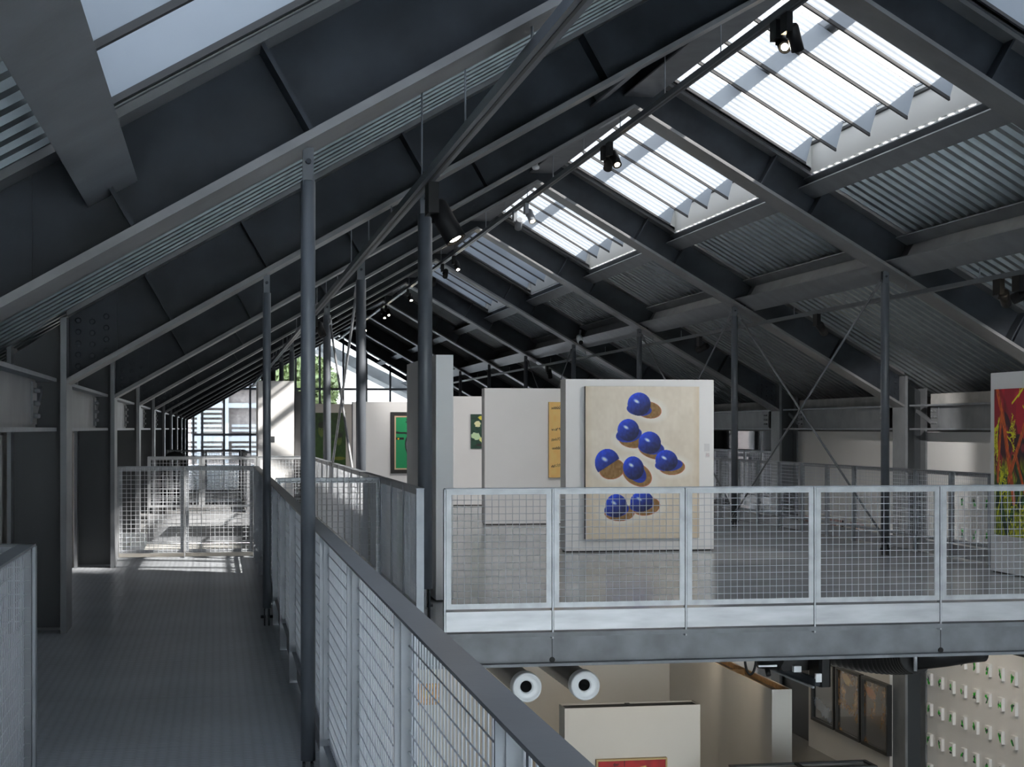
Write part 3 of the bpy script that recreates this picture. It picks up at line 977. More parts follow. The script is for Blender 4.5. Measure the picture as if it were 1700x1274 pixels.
def comic(u, v):
    col = np.tile(np.array([8.0, 138, 84]), (len(u), 1))
    S_ = [(0.42, 0.05, 0.7, 0.07, 0.012), (0.4, 0.09, 0.72, 0.1, 0.012), (0.45, 0.12, 0.7, 0.13, 0.012), (0.0, 0.30, 0.95, 0.33, 0.018), (0.0, 0.42, 0.3, 0.42, 0.024)]
    col = mixc(col, soft(segs_dist(u, v, S_), 0.3), (6, 10, 10))
    d = ell(u, v, 0.75, 0.64, 0.42, 0.26, 0.5)
    col = mixc(col, soft(d), (12, 14, 16))
    col = mixc(col, soft(d / 0.88), (128, 128, 140))
    col = mixc(col, soft(ell(u, v, 0.75, 0.6, 0.2, 0.12, -0.7)), (14, 16, 18))
    col = mixc(col, soft(ell(u, v, 0.88, 0.72, 0.1, 0.14, 0.3)), (26, 28, 32))
    for (x, y_) in ((0.62, 0.6), (0.1, 0.42), (0.74, 0.55)):
        col = mixc(col, soft(ell(u, v, x, y_, 0.03, 0.018)), (226, 178, 30))
    return col

def petals(u, v):
    n = vnoise(u, v, 16, 41)
    col = np.stack([10 + 22 * n, 44 + 28 * n, 34 + 20 * n], 1)
    for (cx, cy, rx, ry, a, c) in ((0.36, 0.12, 0.16, 0.06, 0.2, (206, 196, 70)), (0.2, 0.28, 0.09, 0.09, 0.6, (226, 214, 160)), (0.15, 0.64, 0.14, 0.1, 0.3, (176, 200, 160)), (0.42, 0.72, 0.17, 0.1, -0.2, (204, 206, 130)), (0.7, 0.3, 0.12, 0.08, 0.4, (210, 200, 110)), (0.8, 0.62, 0.13, 0.09, 0.1, (190, 200, 150)), (0.3, 0.9, 0.14, 0.04, 0.0, (40, 34, 36))):
        d = ell(u, v, cx, cy, rx, ry, a) + (vnoise(u, v, 22, 43) - 0.5) * 0.35
        col = mixc(col, soft(d, 0.15), c)
    return col

def dusky(seed, base, blobs):
    def fn(u, v):
        n = vnoise(u, v, 9, seed) * 0.6 + vnoise(u, v, 30, seed + 1) * 0.4
        b = np.asarray(base, float)
        col = b[None, :] * (0.55 + 0.9 * n)[:, None]
        for (cx, cy, rx, ry, c) in blobs:
            d = ell(u, v, cx, cy, rx, ry, 0.2) + (vnoise(u, v, 18, seed + 3) - 0.5) * 0.5
            col = mixc(col, soft(d, 0.2) * 0.85, c)
        return np.clip(col, 0, 255)
    return fn

def redfield(u, v):
    n = vnoise(u, v, 12, 61)
    col = np.stack([140 + 40 * n, 8 + 12 * n, 12 + 10 * n], 1)
    d = segs_dist(u, v, [(0.55, 0.12, 0.7, 0.1, 0.02), (0.6, 0.2, 0.72, 0.13, 0.02), (0.5, 0.22, 0.6, 0.3, 0.025)])
    col = mixc(col, soft(d + (vnoise(u, v, 50, 62) - 0.5), 0.5), (206, 178, 96))
    col = mixc(col, (vnoise(u, v, 20, 63) > 0.75) & (u < 0.4), (96, 4, 8))
    return col

def facing_picture(name, label, x0, x1, y, z0, z1, fn, nx, nz, thick=0.05, edge='canvas_edge', gain=1.4, frame=None, fw=0.0, m='paint', fillet=None, frame_name='frame'):
    t = thing(name, label, 'painting', ((x0 + x1) / 2, y, z0))
    MB().box(x0, x1, y - thick, y - 0.002, z0, z1).build('stretcher', edge, t)
    a0, a1, b0, b1 = x0, x1, z0, z1
    if frame:
        b = MB()
        b.box(x0 - fw, x0, y - thick - 0.02, y - 0.002, z0 - fw, z1 + fw).box(x1, x1 + fw, y - thick - 0.02, y - 0.002, z0 - fw, z1 + fw)
        b.box(x0, x1, y - thick - 0.02, y - 0.002, z1, z1 + fw).box(x0, x1, y - thick - 0.02, y - 0.002, z0 - fw, z0)
        b.build(frame_name, frame, t)
    if fillet:
        q = 0.035
        b = MB()
        b.box(x0, x0 + q, y - thick - 0.012, y - thick, z0, z1).box(x1 - q, x1, y - thick - 0.012, y - thick, z0, z1)
        b.box(x0 + q, x1 - q, y - thick - 0.012, y - thick, z1 - q, z1).box(x0 + q, x1 - q, y - thick - 0.012, y - thick, z0, z0 + q)
        b.build('fillet', fillet, t)
        a0, a1, b0, b1 = x0 + q, x1 - q, z0 + q, z1 - q
    painting('painted_surface', (a0, y - thick - 0.002, b1), (1, 0, 0), a1 - a0, b1 - b0, nx, nz, fn, m, t, gain)
    return t

# ------------------------------------------------------------------ partitions of the gallery
def partition(name, label, x0, x1, y0, y1, z1, z0=0.0, m='white'):
    t = thing(name, label, 'partition', ((x0 + x1) / 2, (y0 + y1) / 2, z0), 'white display partitions')
    MB().box(x0, x1, y0, y1, z0 + 0.02, z1).build('board', m, t)
    MB().box(x0 + 0.02, x1 - 0.02, y0 + 0.02, y1 - 0.02, z0, z0 + 0.02).build('plinth', 'trim_dark', t)
    return t
partition('display_partition', 'white display partition carrying the blue hard hat painting', 4.29, 6.21, 20.3, 20.62, 2.17)
facing_picture('hat_painting', 'large cream painting of blue hard hats on the white partition', 4.53, 6.0, 20.3, 0.17, 2.08, hats, 230, 300, 0.06, 'black')
lb = tag(MB().box(6.09, 6.155, 20.294, 20.3, 1.26, 1.36).build('wall_label', 'paper'), 'small printed card beside the hard hat painting, the upper one', 'label')
lb2 = thing('wall_label', 'small square card with red mark below the upper printed card', 'label', (6.13, 20.29, 1.2))
MB().box(6.105, 6.155, 20.294, 20.3, 1.185, 1.245).build('card', 'paper', lb2)
M['redmark'] = mat('red_print', (0.45, 0.06, 0.06), 0.6)
b = MB()
for i in range(12):
    a0, a1 = 2 * math.pi * i / 12, 2 * math.pi * (i + 1) / 12
    b.bar((6.13 + 0.017 * math.cos(a0), 20.2935, 1.215 + 0.017 * math.sin(a0)), (6.13 + 0.017 * math.cos(a1), 20.2935, 1.215 + 0.017 * math.sin(a1)), 0.001, 0.004, (0, 1, 0))
b.bar((6.118, 20.2935, 1.227), (6.142, 20.2935, 1.203), 0.001, 0.004, (0, 1, 0))
b.build('printed_mark', 'redmark', lb2)
partition('display_partition', 'white display partition with the eyebrow painting, left of the hard hats', 4.23, 6.0, 26.3, 26.6, 2.2)
facing_picture('eyebrow_painting', 'orange painting of black eyebrows on the white partition', 5.27, 5.95, 26.3, 0.76, 1.98, brows, 70, 126, 0.06, 'gold')
partition('display_partition', 'white display partition with the dark green petal painting', 4.15, 5.9, 33.0, 33.3, 2.2)
facing_picture('petal_painting', 'small dark green painting with pale yellow petals', 5.02, 5.72, 33.0, 1.15, 1.84, petals, 60, 60, 0.04, 'zinc_dull')
partition('display_partition', 'white display partition with the green comic style painting', 3.22, 4.95, 40.0, 40.3, 2.2)
facing_picture('comic_painting', 'black framed green comic style painting behind the end-on partition', 4.22, 5.1 - 0.2, 40.0, 0.56, 1.86, comic, 60, 86, 0.05, 'canvas_edge', 1.2, 'frame_black', 0.09, 'paint', 'pale_wood')
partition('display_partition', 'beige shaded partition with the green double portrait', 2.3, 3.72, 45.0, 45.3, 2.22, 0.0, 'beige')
facing_picture('portrait_painting', 'dark green painting of two figures behind the brace rods', 2.5, 3.43, 45.0, 0.4, 1.98, portrait, 80, 130, 0.05, 'canvas_edge', 0.75)
# the tall angled partition near the thick post
tp = thing('display_partition', 'tall plain white partition seen nearly end on behind the thick post', 'partition', (1.95, 15.2, 0), 'white display partitions')
b = MB()
b.box(1.925, 2.08, 14.7, 17.0, 0.02, 2.21)
b.build('board', 'white', tp)
# lift housing
el = thing('lift_housing', 'white boxy lift housing with a sunlit top beyond the walkway', 'housing', (1.1, 33.5, 0))
MB().box(0.8, 1.50, 33.0, 34.6, 0, 2.49).build('casing', 'white', el)
MB().box(1.02, 1.12, 32.99, 33.0, 1.28, 1.40).build('call_panel', 'panel_dark', el)
MB().box(1.54, 1.9, 33.6, 34.6, 0, 2.3).build('dark_shaft', 'trim_dark', el)

# side partition at the right edge with the red and green painting
partition('side_partition', 'white partition at the right edge of the view, facing left', 8.24, 8.44, 14.0, 16.77, 2.15)
gp = thing('garden_painting', 'bright red and green painting of branches on the side partition', 'painting', (8.24, 15.6, 0.4))
MB().box(8.19, 8.238, 14.3, 16.58, 0.42, 1.97).build('stretcher', 'canvas_edge', gp)
painting('painted_surface', (8.188, 16.58, 1.97), (0, -1, 0), 2.28, 1.55, 300, 205, lambda u, v: garden(u * 2.85, v), 'paint', gp)

# ------------------------------------------------------------------ light tracks and spotlights
def track(label, x, z, y0, y1, w_, h_, rods):
    t = thing('lighting_track', label, 'track', (x, y0, z))
    MB().box(x - w_ / 2, x + w_ / 2, y0, y1, z - h_ / 2, z + h_ / 2).build('channel', 'post', t)
    MB().box(x - w_ * 0.12, x + w_ * 0.12, y0, y1, z - h_ / 2 - 0.003, z - h_ / 2).build('slot', 'trim_dark', t)
    for yy in rods:
        top = zd(x) if min(abs(yy - f) for f in FR + BACK) > 0.3 else zb(x)
        if x > 8: top = 3.335
        MB().tube((x, yy, z + h_ / 2), (x, yy, top), 0.006, 6).build('hanger_rod', 'zinc_dull', t)
    return t
ry = [v for k in range(-1, 11) for v in (FR[0] + 6 * k, FR[0] + 6 * k + 2.0, FR[0] + 6 * k + 4.0)]
track('left lighting track hung under the rafters above the thick posts', 1.37, 3.2, -2, 66, 0.075, 0.055, [v for v in ry if -1 < v < 66])
track('lighting track hung beneath the ridge', 4.72, 5.08, -2, 66, 0.075, 0.06, [v for v in ry if -1 < v < 66])
track('right lighting track hung behind the braced posts', 8.32, 3.19, -2, 62, 0.06, 0.05, [v for v in ry if -1 < v < 62])

def spotlight(label, x, y, z, aim, size=1.0, lit=True, energy=25, body='black', group='track spotlights', cone=50):
    # z: underside of the track
    t = thing('spotlight', label, 'spotlight', (x, y, z), group)
    a = Vector(aim).normalized()
    r = 0.042 * size
    L = 0.17 * size
    piv = Vector((x + 0.05 * size, y, z - 0.14 * size))
    MB().box(x - 0.02 * size, x + 0.02 * size, y - 0.06 * size, y + 0.06 * size, z - 0.12 * size, z).build('driver_box', body, t)
    MB().tube((x, y, z - 0.14 * size), piv, 0.014 * size, 8).build('pivot', body, t)
    back = piv - a * L * 0.45
    h = MB().lathe(back, back + a * L, [(0, r * 0.8), (0.015 * size, r), (L, r), (L, r * 0.86), (L - 0.012, r * 0.8)], 16).build('lamp_head', body, t)
    fr = back + a * (L - 0.011)
    MB().lathe(fr, fr + a, [(0, r * 0.55), (0.002, r * 0.55)], 16).build('lens', 'lens' if lit else 'black', h)
    if lit and energy:
        ld = bpy.data.lights.new('spot_beam', 'SPOT')
        ld.energy = energy
        ld.spot_size = math.radians(cone)
        ld.spot_blend = 0.6
        ld.color = (1.0, 0.95, 0.90) if z > 0 else (1.0, 0.86, 0.66)
        ld.shadow_soft_size = 0.03
        lo_ = bpy.data.objects.new('spot_beam', ld)
        C.objects.link(lo_)
        lo_.location = fr + a * 0.03 - Vector((x, y, z))
        lo_.rotation_euler = (-a).to_track_quat('Z', 'Y').to_euler()
        lo_.parent = t
    return t
def uy(px, X):
    # where a sight line at this bearing meets the vertical plane X
    tt = (px - 850) / 2756.0
    c_, s_ = math.cos(YAW), math.sin(YAW)
    return X * (c_ - tt * s_) / (s_ + tt * c_)
spotlight('large black spotlight lit on the left track beside the thick post', 1.40, 10.9, 3.17, (0.42, -0.22, -0.8), 1.7, True, 30)
spotlight('black spotlight with white cap on the left track by the far thick posts', 1.40, 24.0, 3.17, (0.3, -0.2, -0.8), 1.3, False)
for i, yy in enumerate((33.5, 36.0, 38.5, 41.0)):
    spotlight('lit black spotlight at the far end of left track, %s of four' % ORD[i], 1.40, yy + 12, 3.17, (0.3, 0.2, -0.8), 1.3, True, 12)
R = [(13.62, (-0.2, -0.85, -0.45), True, 'lit black spotlight under the ridge track before the brightest skylight'),
     (13.35, (0.35, 0.3, -0.85), False, 'black tubular spotlight beside the lit one before the brightest skylight'),
     (19.75, (0.1, -0.6, -0.75), True, 'lit spotlight under the ridge track before the second bright skylight'),
     (20.05, (0.05, 0.86, -0.5), 'back', 'dark spotlight just behind the lit one before the second bright skylight'),
     (25.3, (0.2, -0.5, -0.8), True, 'lit silver spotlight under the ridge track at the third bright skylight'),
     (26.3, (0.05, 0.86, -0.5), 'back', 'dark spotlight behind the silver one at the third bright skylight'),
     (33.3, (0.1, -0.6, -0.75), True, 'lit spotlight under the ridge track before the bluish skylight'),
     (35.0, (0.05, 0.86, -0.5), 'back', 'dark spotlight behind the one at the bluish skylight'),
     (37.0, (0.05, 0.86, -0.5), 'back', 'dark spotlight hanging close to the thick post under ridge track'),
     (41.5, (0.1, -0.6, -0.75), True, 'lit spotlight under the ridge track just left of the thick post'),
     (47.0, (0.1, -0.6, -0.75), True, 'lit spotlight far along the ridge track, right one of a pair'),
     (48.2, (0.1, -0.6, -0.75), True, 'lit spotlight far along the ridge track, left one of a pair'),
     (54.5, (0.1, -0.6, -0.75), True, 'farthest lit spotlight under the ridge track')]
for (yy, aim, lit, lab) in R:
    spotlight(lab, 4.72, yy, 5.045, aim, 1.35, bool(lit), 170 if lit == 'back' else 20, 'zinc_dull' if 'silver' in lab else 'black')
for i, (px_, tgt, en) in enumerate(((1690, (5.1, 20.3, 1.0), 110), (1658, (11.2, 21.0, 0.6), 110), (1356, (11.2, 25.5, 0.6), 110), (1161, (5.0, 33.0, 1.0), 90), (908, (4.1, 40.0, 1.0), 120))):
    p_ = Vector((8.32, uy(px_, 8.32), 3.165))
    spotlight('black spotlight hanging under the right track, %s from the right' % ORD[i], p_.x, p_.y, p_.z, Vector(tgt) - p_ + Vector((0, 0, 0.2)) if i < 4 else (0.2, 0.3, -0.9), 1.4, i < 4, en, cone=56)
for i, yy in enumerate((19.3, 14.1, 24.2)):
    dt = thing('smoke_detector', 'small white ceiling sensor under the ridge beam, %s' % ('beside the second bright skylight', 'above the lit spotlight pair', 'by the silver spotlight')[i], 'sensor', (4.66, yy, 5.45), 'ridge sensors')
    MB().lathe((4.66, yy, 5.5), (4.66, yy, 5.3), [(0, 0.035), (0.05, 0.035), (0.05, 0.05), (0.08, 0.055), (0.10, 0.04), (0.11, 0.01)], 14).build('housing', 'white_plastic', dt)
    MB().tube((4.66, yy, 5.5), (4.66, yy, 5.52), 0.05, 10).build('base', 'black', dt)
cm = thing('security_camera', 'white bullet security camera below the right roof beam', 'camera', (7.86, 35.6, 3.4))
MB().lathe((7.86, 35.75, 3.56), (7.80, 35.3, 3.42), [(0, 0.05), (0.01, 0.07), (0.33, 0.07), (0.33, 0.055)], 14).build('body', 'white_plastic', cm)
MB().lathe((7.803, 35.32, 3.427), (7.80, 35.3, 3.42), [(0, 0.05), (0.01, 0.05)], 12).build('lens_ring', 'black', cm)
MB().bar((7.86, 35.72, 3.56), (7.9, 35.8, 3.72), 0.04, 0.04).build('bracket', 'steel_b', cm)

# ------------------------------------------------------------------ lower hall
partition('hall_partition', 'white free-standing hall partition with open dark top and the red painting', 3.73, 5.26, 17.7, 18.0, -1.52, -4.3)
bt = bpy.data.objects['hall_partition']
for o in list(bt.children):
    if o.name.startswith('board'):
        bpy.data.objects.remove(o)
b = MB()
b.box(3.73, 5.26, 17.7, 17.715, -4.28, -1.5).box(3.73, 5.26, 17.985, 18.0, -4.28, -1.5).box(3.73, 3.745, 17.715, 17.985, -4.28, -1.5).box(5.245, 5.26, 17.715, 17.985, -4.28, -1.5)
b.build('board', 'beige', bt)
MB().box(3.745, 5.245, 17.715, 17.985, -1.75, -1.515).box(4.47, 4.52, 17.715, 17.985, -1.515, -1.505).build('dark_fill', 'trim_dark', bt)  # dark fill stands in for the shade inside the open top
facing_picture('red_painting', 'red painting with gold flecks in a thin gilt frame, low in the hall', 4.09, 4.85, 17.7, -2.9, -2.08, redfield, 70, 74, 0.04, 'gold', 1.0, 'gold', 0.018)
wbk = struct('wall_1')
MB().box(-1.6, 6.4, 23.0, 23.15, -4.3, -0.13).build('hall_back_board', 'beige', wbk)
sp_ = thing('hall_partition', 'long white hall partition with raw timber top, seen end on', 'partition', (6.5, 20.5, -4.3), 'white display partitions')
b = MB()
b.box(6.38, 6.395, 18.55, 23.0, -4.3, -1.5).box(6.61, 6.625, 18.55, 23.0, -4.3, -1.5).box(6.395, 6.61, 18.55, 18.565, -4.3, -1.5)
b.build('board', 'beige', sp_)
MB().box(6.395, 6.42, 18.565, 23, -1.56, -1.502).box(6.585, 6.61, 18.565, 23, -1.56, -1.502).box(6.42, 6.585, 18.565, 23, -1.75, -1.7).build('timber_top', 'wood', sp_)
MB().box(6.42, 6.585, 20.2, 20.25, -1.7, -1.502).build('cross_batten', 'wood', sp_)
w4 = struct('wall_2')
MB().box(10.75, 10.85, 25.45, 29.2, -4.3, 0.0).build('hall_side_board', 'beige', w4)
MB().box(10.9, 11.0, 29.2, 31.0, -4.3, -0.6).build('recess_board', 'panel_dark', w4)
w5 = struct('wall_3')
MB().box(6.7, 10.7, 32.0, 32.1, -4.3, -0.14).build('hall_far_board', 'white', w5)
pics = [('dark teal picture in a black frame, first of the three on the hall wall', 27.73, 28.85, dusky(71, (34, 48, 54), [(0.5, 0.35, 0.28, 0.3, (18, 26, 32)), (0.42, 0.34, 0.07, 0.03, (92, 60, 64)), (0.66, 0.38, 0.06, 0.03, (92, 60, 64)), (0.5, 0.8, 0.6, 0.12, (86, 98, 112))])),  # broad grey lower blob paints a reflection in the glass into the picture
        ('brown picture in a black frame, middle one of the three on the hall wall', 26.54, 27.64, dusky(81, (104, 78, 48), [(0.55, 0.35, 0.2, 0.2, (66, 60, 52)), (0.4, 0.12, 0.2, 0.08, (150, 120, 72)), (0.5, 0.85, 0.6, 0.2, (44, 48, 56))])),
        ('brown and grey picture in black frame, right one of three on the hall wall', 25.35, 26.46, dusky(91, (88, 66, 40), [(0.3, 0.2, 0.2, 0.08, (150, 96, 60)), (0.6, 0.3, 0.1, 0.2, (66, 72, 76)), (0.5, 0.85, 0.6, 0.22, (34, 38, 46))]))]
for (lab, ya, yb2, fn) in pics:
    t = thing('framed_picture', lab, 'picture', (10.75, (ya + yb2) / 2, -3.75), 'framed pictures on the hall wall')
    z0, z1 = -3.75, -1.95 if ya > 27.7 else -2.6
    z1 = -2.6
    f = 0.05
    b = MB()
    b.box(10.66, 10.748, ya, ya + f, z0, z1).box(10.66, 10.748, yb2 - f, yb2, z0, z1).box(10.66, 10.748, ya + f, yb2 - f, z0, z0 + f).box(10.66, 10.748, ya + f, yb2 - f, z1 - f, z1)
    b.build('frame', 'frame_black', t)
    MB().box(10.72, 10.748, ya + f, yb2 - f, z0 + f, z1 - f).build('backing', 'black', t)
    painting('print', (10.70, yb2 - f, z1 - f), (0, -1, 0), yb2 - ya - 2 * f, z1 - z0 - 2 * f, 50, 50, fn, 'paint_gloss', t)
for i, (yy, c) in enumerate(((29.0, 101), (27.75, 111), (26.75, 121))):
    t = thing('small_picture', 'small reddish picture behind the right guard, %s from the left' % ORD[i], 'picture', (10.75, yy, -0.4), 'small reddish pictures')
    MB().box(10.72, 10.748, yy - 0.3, yy + 0.3, -0.42, -0.05).build('backing', 'black', t)
    painting('print', (10.717, yy + 0.3, -0.05), (0, -1, 0), 0.6, 0.37, 30, 18, dusky(c, (150, 112, 110), [(0.5, 0.5, 0.3, 0.3, (120, 40, 44)), (0.7, 0.3, 0.2, 0.2, (190, 180, 176))]), 'paint_gloss', t)

# white blocks with green and dark marks, a grid on the right wall
COLS = [24.85 - 0.4055 * i for i in range(8)]
ROWS = [('top', 0.437), ('second', -0.047), ('third', -2.005), ('fourth', -2.44), ('fifth', -2.92), ('sixth', -3.403), ('lowest', -3.885)]
def marks(seed):
    r = np.random.default_rng(seed)
    pts = r.random((5, 2)) * 0.7 + 0.15
    S_ = [(pts[i, 0], pts[i, 1], pts[i + 1, 0], pts[i + 1, 1], 0.09) for i in range(4)]
    T_ = [(r.random() * 0.6 + 0.2, r.random() * 0.6 + 0.2, r.random() * 0.6 + 0.2, r.random() * 0.6 + 0.2, 0.07) for _ in range(2)]
    def fn(u, v):
        col = np.tile(np.array([212.0, 212, 208]), (len(u), 1))
        col = mixc(col, soft(segs_dist(u, v, S_), 0.6), (28, 168, 40))
        col = mixc(col, soft(segs_dist(u, v, T_), 0.6), (40, 48, 60))
        return col
    return fn
for ri, (rn, z) in enumerate(ROWS):
    for ci, yy in enumerate(COLS):
        if ri < 2 and ci < 2: continue
        t = thing('wall_block', 'white block with green marks on right wall, %s row, %s from the column' % (rn, ORD[ci]), 'block', (11.2, yy, z - 0.1), 'white marked blocks on the right wall')
        MB().bbox(11.15, 11.199, yy - 0.07, yy + 0.07, z - 0.095, z + 0.095, 0.004).build('block', 'white', t)
        painting('marked_face', (11.148, yy + 0.068, z + 0.09), (0, -1, 0), 0.136, 0.18, 10, 13, marks(200 + ri * 10 + ci), 'paint', t)

# jet nozzles and ducts under the gallery
for i, x in enumerate((2.395, 2.863)):
    t = thing('air_nozzle', 'white round air nozzle on a black duct, %s one under the gallery beam' % ('left', 'right')[i], 'nozzle', (x, 12.8, -0.48), 'air nozzles under the gallery')
    MB().lathe((x, 12.89, -0.48), (x, 18, -0.48), [(0, 0.098)] + [(0.12 + 0.06 * k, 0.098 + (0.004 if k % 2 else 0)) for k in range(70)], 20).build('duct', 'duct', t)
    n_ = MB().lathe((x, 12.9, -0.48), (x, 11, -0.48), [(0, 0.118), (0.10, 0.118), (0.118, 0.112), (0.118, 0.100), (0.095, 0.088), (0.10, 0.078), (0.085, 0.064), (0.09, 0.056), (0.06, 0.046)], 36, cap=False)
    n_.build('nozzle_ring', 'white_plastic', t)
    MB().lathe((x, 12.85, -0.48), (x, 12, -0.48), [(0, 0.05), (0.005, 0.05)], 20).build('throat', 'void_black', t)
fd = thing('flexible_duct', 'black ribbed flexible air duct bending under the gallery beam', 'duct', (5.5, 13.6, -0.3))
path, rad = [], []
for k in range(72):
    q = k / 71
    path.append((5.22 + 0.68 * math.sin(q * math.pi * 0.5), 14.5 - 1.1 * q, -0.37 - 0.075 * math.sin(q * math.pi) - 0.03 * q))
    rad.append(0.15 - 0.012 * q + (0.0 if k % 3 == 0 else 0.013))
MB().sweep(path, rad, 18).build('ribbed_hose', 'duct', fd)
MB().lathe((5.885, 13.44, -0.40), (6.05, 13.38, -0.395), [(0, 0.142), (0.03, 0.142)], 24).build('clamp_ring', 'zinc', fd)
MB().sweep([(5.90, 13.43, -0.395), (6.15, 13.38, -0.37), (6.35, 13.38, -0.35), (6.5, 13.38, -0.34)], [0.13, 0.125, 0.12, 0.12], 18).build('straight_pipe', 'duct', fd)
pd = thing('large_duct', 'large black air duct at the right edge under the gallery beam', 'duct', (6.8, 13.2, -0.3))
MB().sweep([(6.55, 15.4, -0.19), (6.62, 14.2, -0.21), (6.7, 13.3, -0.23), (6.88, 12.75, -0.26), (7.3, 12.72, -0.30)], [0.10, 0.12, 0.15, 0.16, 0.16], 20).build('pipe', 'duct', pd)
pr = thing('projector', 'black projector rig with a white box hung under the gallery beam', 'projector', (4.6, 13.6, -0.4))
MB().lathe((4.52, 13.5, -0.36), (4.74, 13.5, -0.40), [(0, 0.06), (0.02, 0.12), (0.18, 0.12), (0.22, 0.07)], 18).build('body', 'black', pr)
MB().bbox(4.70, 5.0, 13.42, 13.72, -0.50, -0.28, 0.02).build('side_unit', 'black', pr)
MB().tube((4.58, 13.44, -0.48), (4.58, 13.40, -0.53), 0.022, 12).build('lens_barrel', 'black', pr)
MB().box(4.79, 4.855, 13.36, 13.41, -0.505, -0.455).build('connector_box', 'white_plastic', pr)
MB().bar((4.72, 13.9, -0.50), (4.90, 13.1, -0.555), 0.05, 0.06).build('support_arm', 'steel', pr)
MB().bar((4.685, 13.9, -0.525), (4.865, 13.1, -0.595), 0.02, 0.015).build('edge_strip', 'zinc', pr)
MB().bbox(4.93, 5.03, 13.12, 13.4, -0.60, -0.27, 0.02).build('speaker_box', 'black', pr)
MB().box(4.88, 4.93, 13.08, 13.11, -0.55, -0.48).build('small_box', 'white_plastic', pr)
MB().box(4.46, 4.62, 13.3, 13.33, -0.445, -0.43).build('lamp_strip', 'white_plastic', pr)
MB().sweep([(4.37 + 0.05 * (1 - math.cos(a)), 13.4, -0.36 - 0.16 * math.sin(a)) for a in [math.pi * k / 14 for k in range(15)]], [0.011] * 15, 8).build('cable', 'black', pr)
dp = thing('hall_partition', 'low open topped partition with dark rim at the bottom edge', 'partition', (6.3, 17, -4.3), 'white display partitions')
b = MB()
b.box(5.3, 6.8, 16.45, 16.465, -4.3, -2.0).box(5.3, 6.8, 16.745, 16.76, -4.3, -2.0).box(5.3, 5.315, 16.465, 16.745, -4.3, -2.0).box(6.785, 6.8, 16.465, 16.745, -4.3, -2.0)
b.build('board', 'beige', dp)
MB().box(5.29, 6.81, 16.44, 16.48, -2.0, -1.98).box(5.29, 6.81, 16.73, 16.77, -2.0, -1.98).box(5.29, 5.33, 16.48, 16.73, -2.0, -1.98).box(6.77, 6.81, 16.48, 16.73, -2.0, -1.98).box(6.0, 6.04, 16.48, 16.73, -2.0, -1.98).build('dark_rim', 'trim_dark', dp)
facing_picture('amber_picture', 'small amber picture on the hall back wall seen through the walkway mesh', 2.7, 3.05, 23.0, -2.3, -2.0, dusky(131, (190, 130, 40), [(0.5, 0.5, 0.2, 0.2, (220, 180, 90))]), 16, 14, 0.03)

# unseen lamps added under the gallery to light the hall walls
for i, (x, yy, aim, en) in enumerate(((4.3, 15.6, (0.05, 0.75, -0.9), 70), (5.8, 20.2, (0.2, 0.9, -0.9), 60), (3.6, 20.0, (-0.1, 0.9, -0.8), 70), (5.6, 19.0, (0.8, 0.6, -1.0), 50), (8.6, 26.8, (0.9, 0.0, -1.1), 70), (8.8, 23.2, (0.9, 0.0, -1.1), 70), (1.8, 19.5, (0.0, 0.9, -0.8), 70), (8.4, 21.0, (0.9, 0.3, -1.1), 50), (8.2, 29.6, (0.0, 0.9, -0.6), 320))):
    spotlight('added hall spotlight, unseen under the gallery floor, %s of the row' % ORD[i], x, yy, -0.13, aim, 1.2, True, en * 0.3, 'black', 'added hall spotlights', 80)

# ------------------------------------------------------------------ far end: glazed gable and what lies outside
YG = 73.2
wg = struct('window_1')
xs = [-1.0, -0.62, 0.31, 1.43, 3.4, 4.45, 5.48, 6.5, 7.55, 9.2, 10.6]
for x in xs:
    MB().box(x - 0.045, x + 0.045, YG, YG + 0.09, -0.0, zd(x) + 0.02).build('mullion', 'steel_b', wg)
for z in (1.29, 3.29):
    x0 = XR - (zd(XR) - z) / TAN if z > 2.3 else -1.05
    x0 = max(x0, -1.05); x1 = min(2 * XR - x0, 10.7)
    MB().box(x0, x1, YG + 0.005, YG + 0.085, z - 0.05, z + 0.05).build('transom', 'steel_b', wg)
MB().prism_y([(-1.1, 0.02), (10.75, 0.02), (10.75, zd(10.75)), (XR, zd(XR)), (-1.1, zd(-1.1))], YG + 0.04, YG + 0.048).build('pane', 'tinted', wg)
MB().prism_y(strip(XL, XR, 0.30, 0.52), YG - 0.05, YG + 0.02).build('gable_rail', 'steel', wg)
MB().prism_y(strip(XR, XRR, 0.30, 0.52), YG - 0.05, YG + 0.02).build('gable_rail', 'steel', wg)
MB().prism_y(strip(XR - 0.5, XRR, 0.0, 0.5), YG + 0.5, YG + 3.5).build('gable_soffit', 'slab', wg)
w2 = struct('window_2')
for yy in (31.45, 33.3, 35.2, 36.95):
    MB().box(11.2, 11.28, yy - 0.04, yy + 0.04, -0.2, 1.5).build('mullion', 'steel_b', w2)
MB().box(11.2, 11.28, 31.45, 36.95, 0.95, 1.02).build('transom', 'steel_b', w2)
MB().box(11.235, 11.243, 31.45, 36.95, -0.2, 1.5).build('pane', 'tinted_light', w2)
w3 = struct('window_3')
for x in (-1.6, 0.6, 2.8, 5.0, 7.2, 9.4, 11.2):
    MB().box(x - 0.05, x + 0.05, -4.88, -4.8, -4.3, zd(x)).build('mullion', 'steel_b', w3)
MB().prism_y([(-1.7, -4.3), (11.3, -4.3), (11.3, zd(11.3)), (XR, zd(XR)), (-1.7, zd(-1.7))], -4.85, -4.84).build('pane', 'glass', w3)
gd = struct('ground')
MB().box(-160, 160, -120, 260, -4.9, -4.6).build('asphalt', 'ground', gd)
ob = thing('outside_building', 'pale building with white horizontal slats beyond the far window', 'building', (-4, 86, -4.6))
MB().box(-14, 2.0, 86, 90, -4.6, 7.0).build('wall', 'facade', ob)
sl_ = None
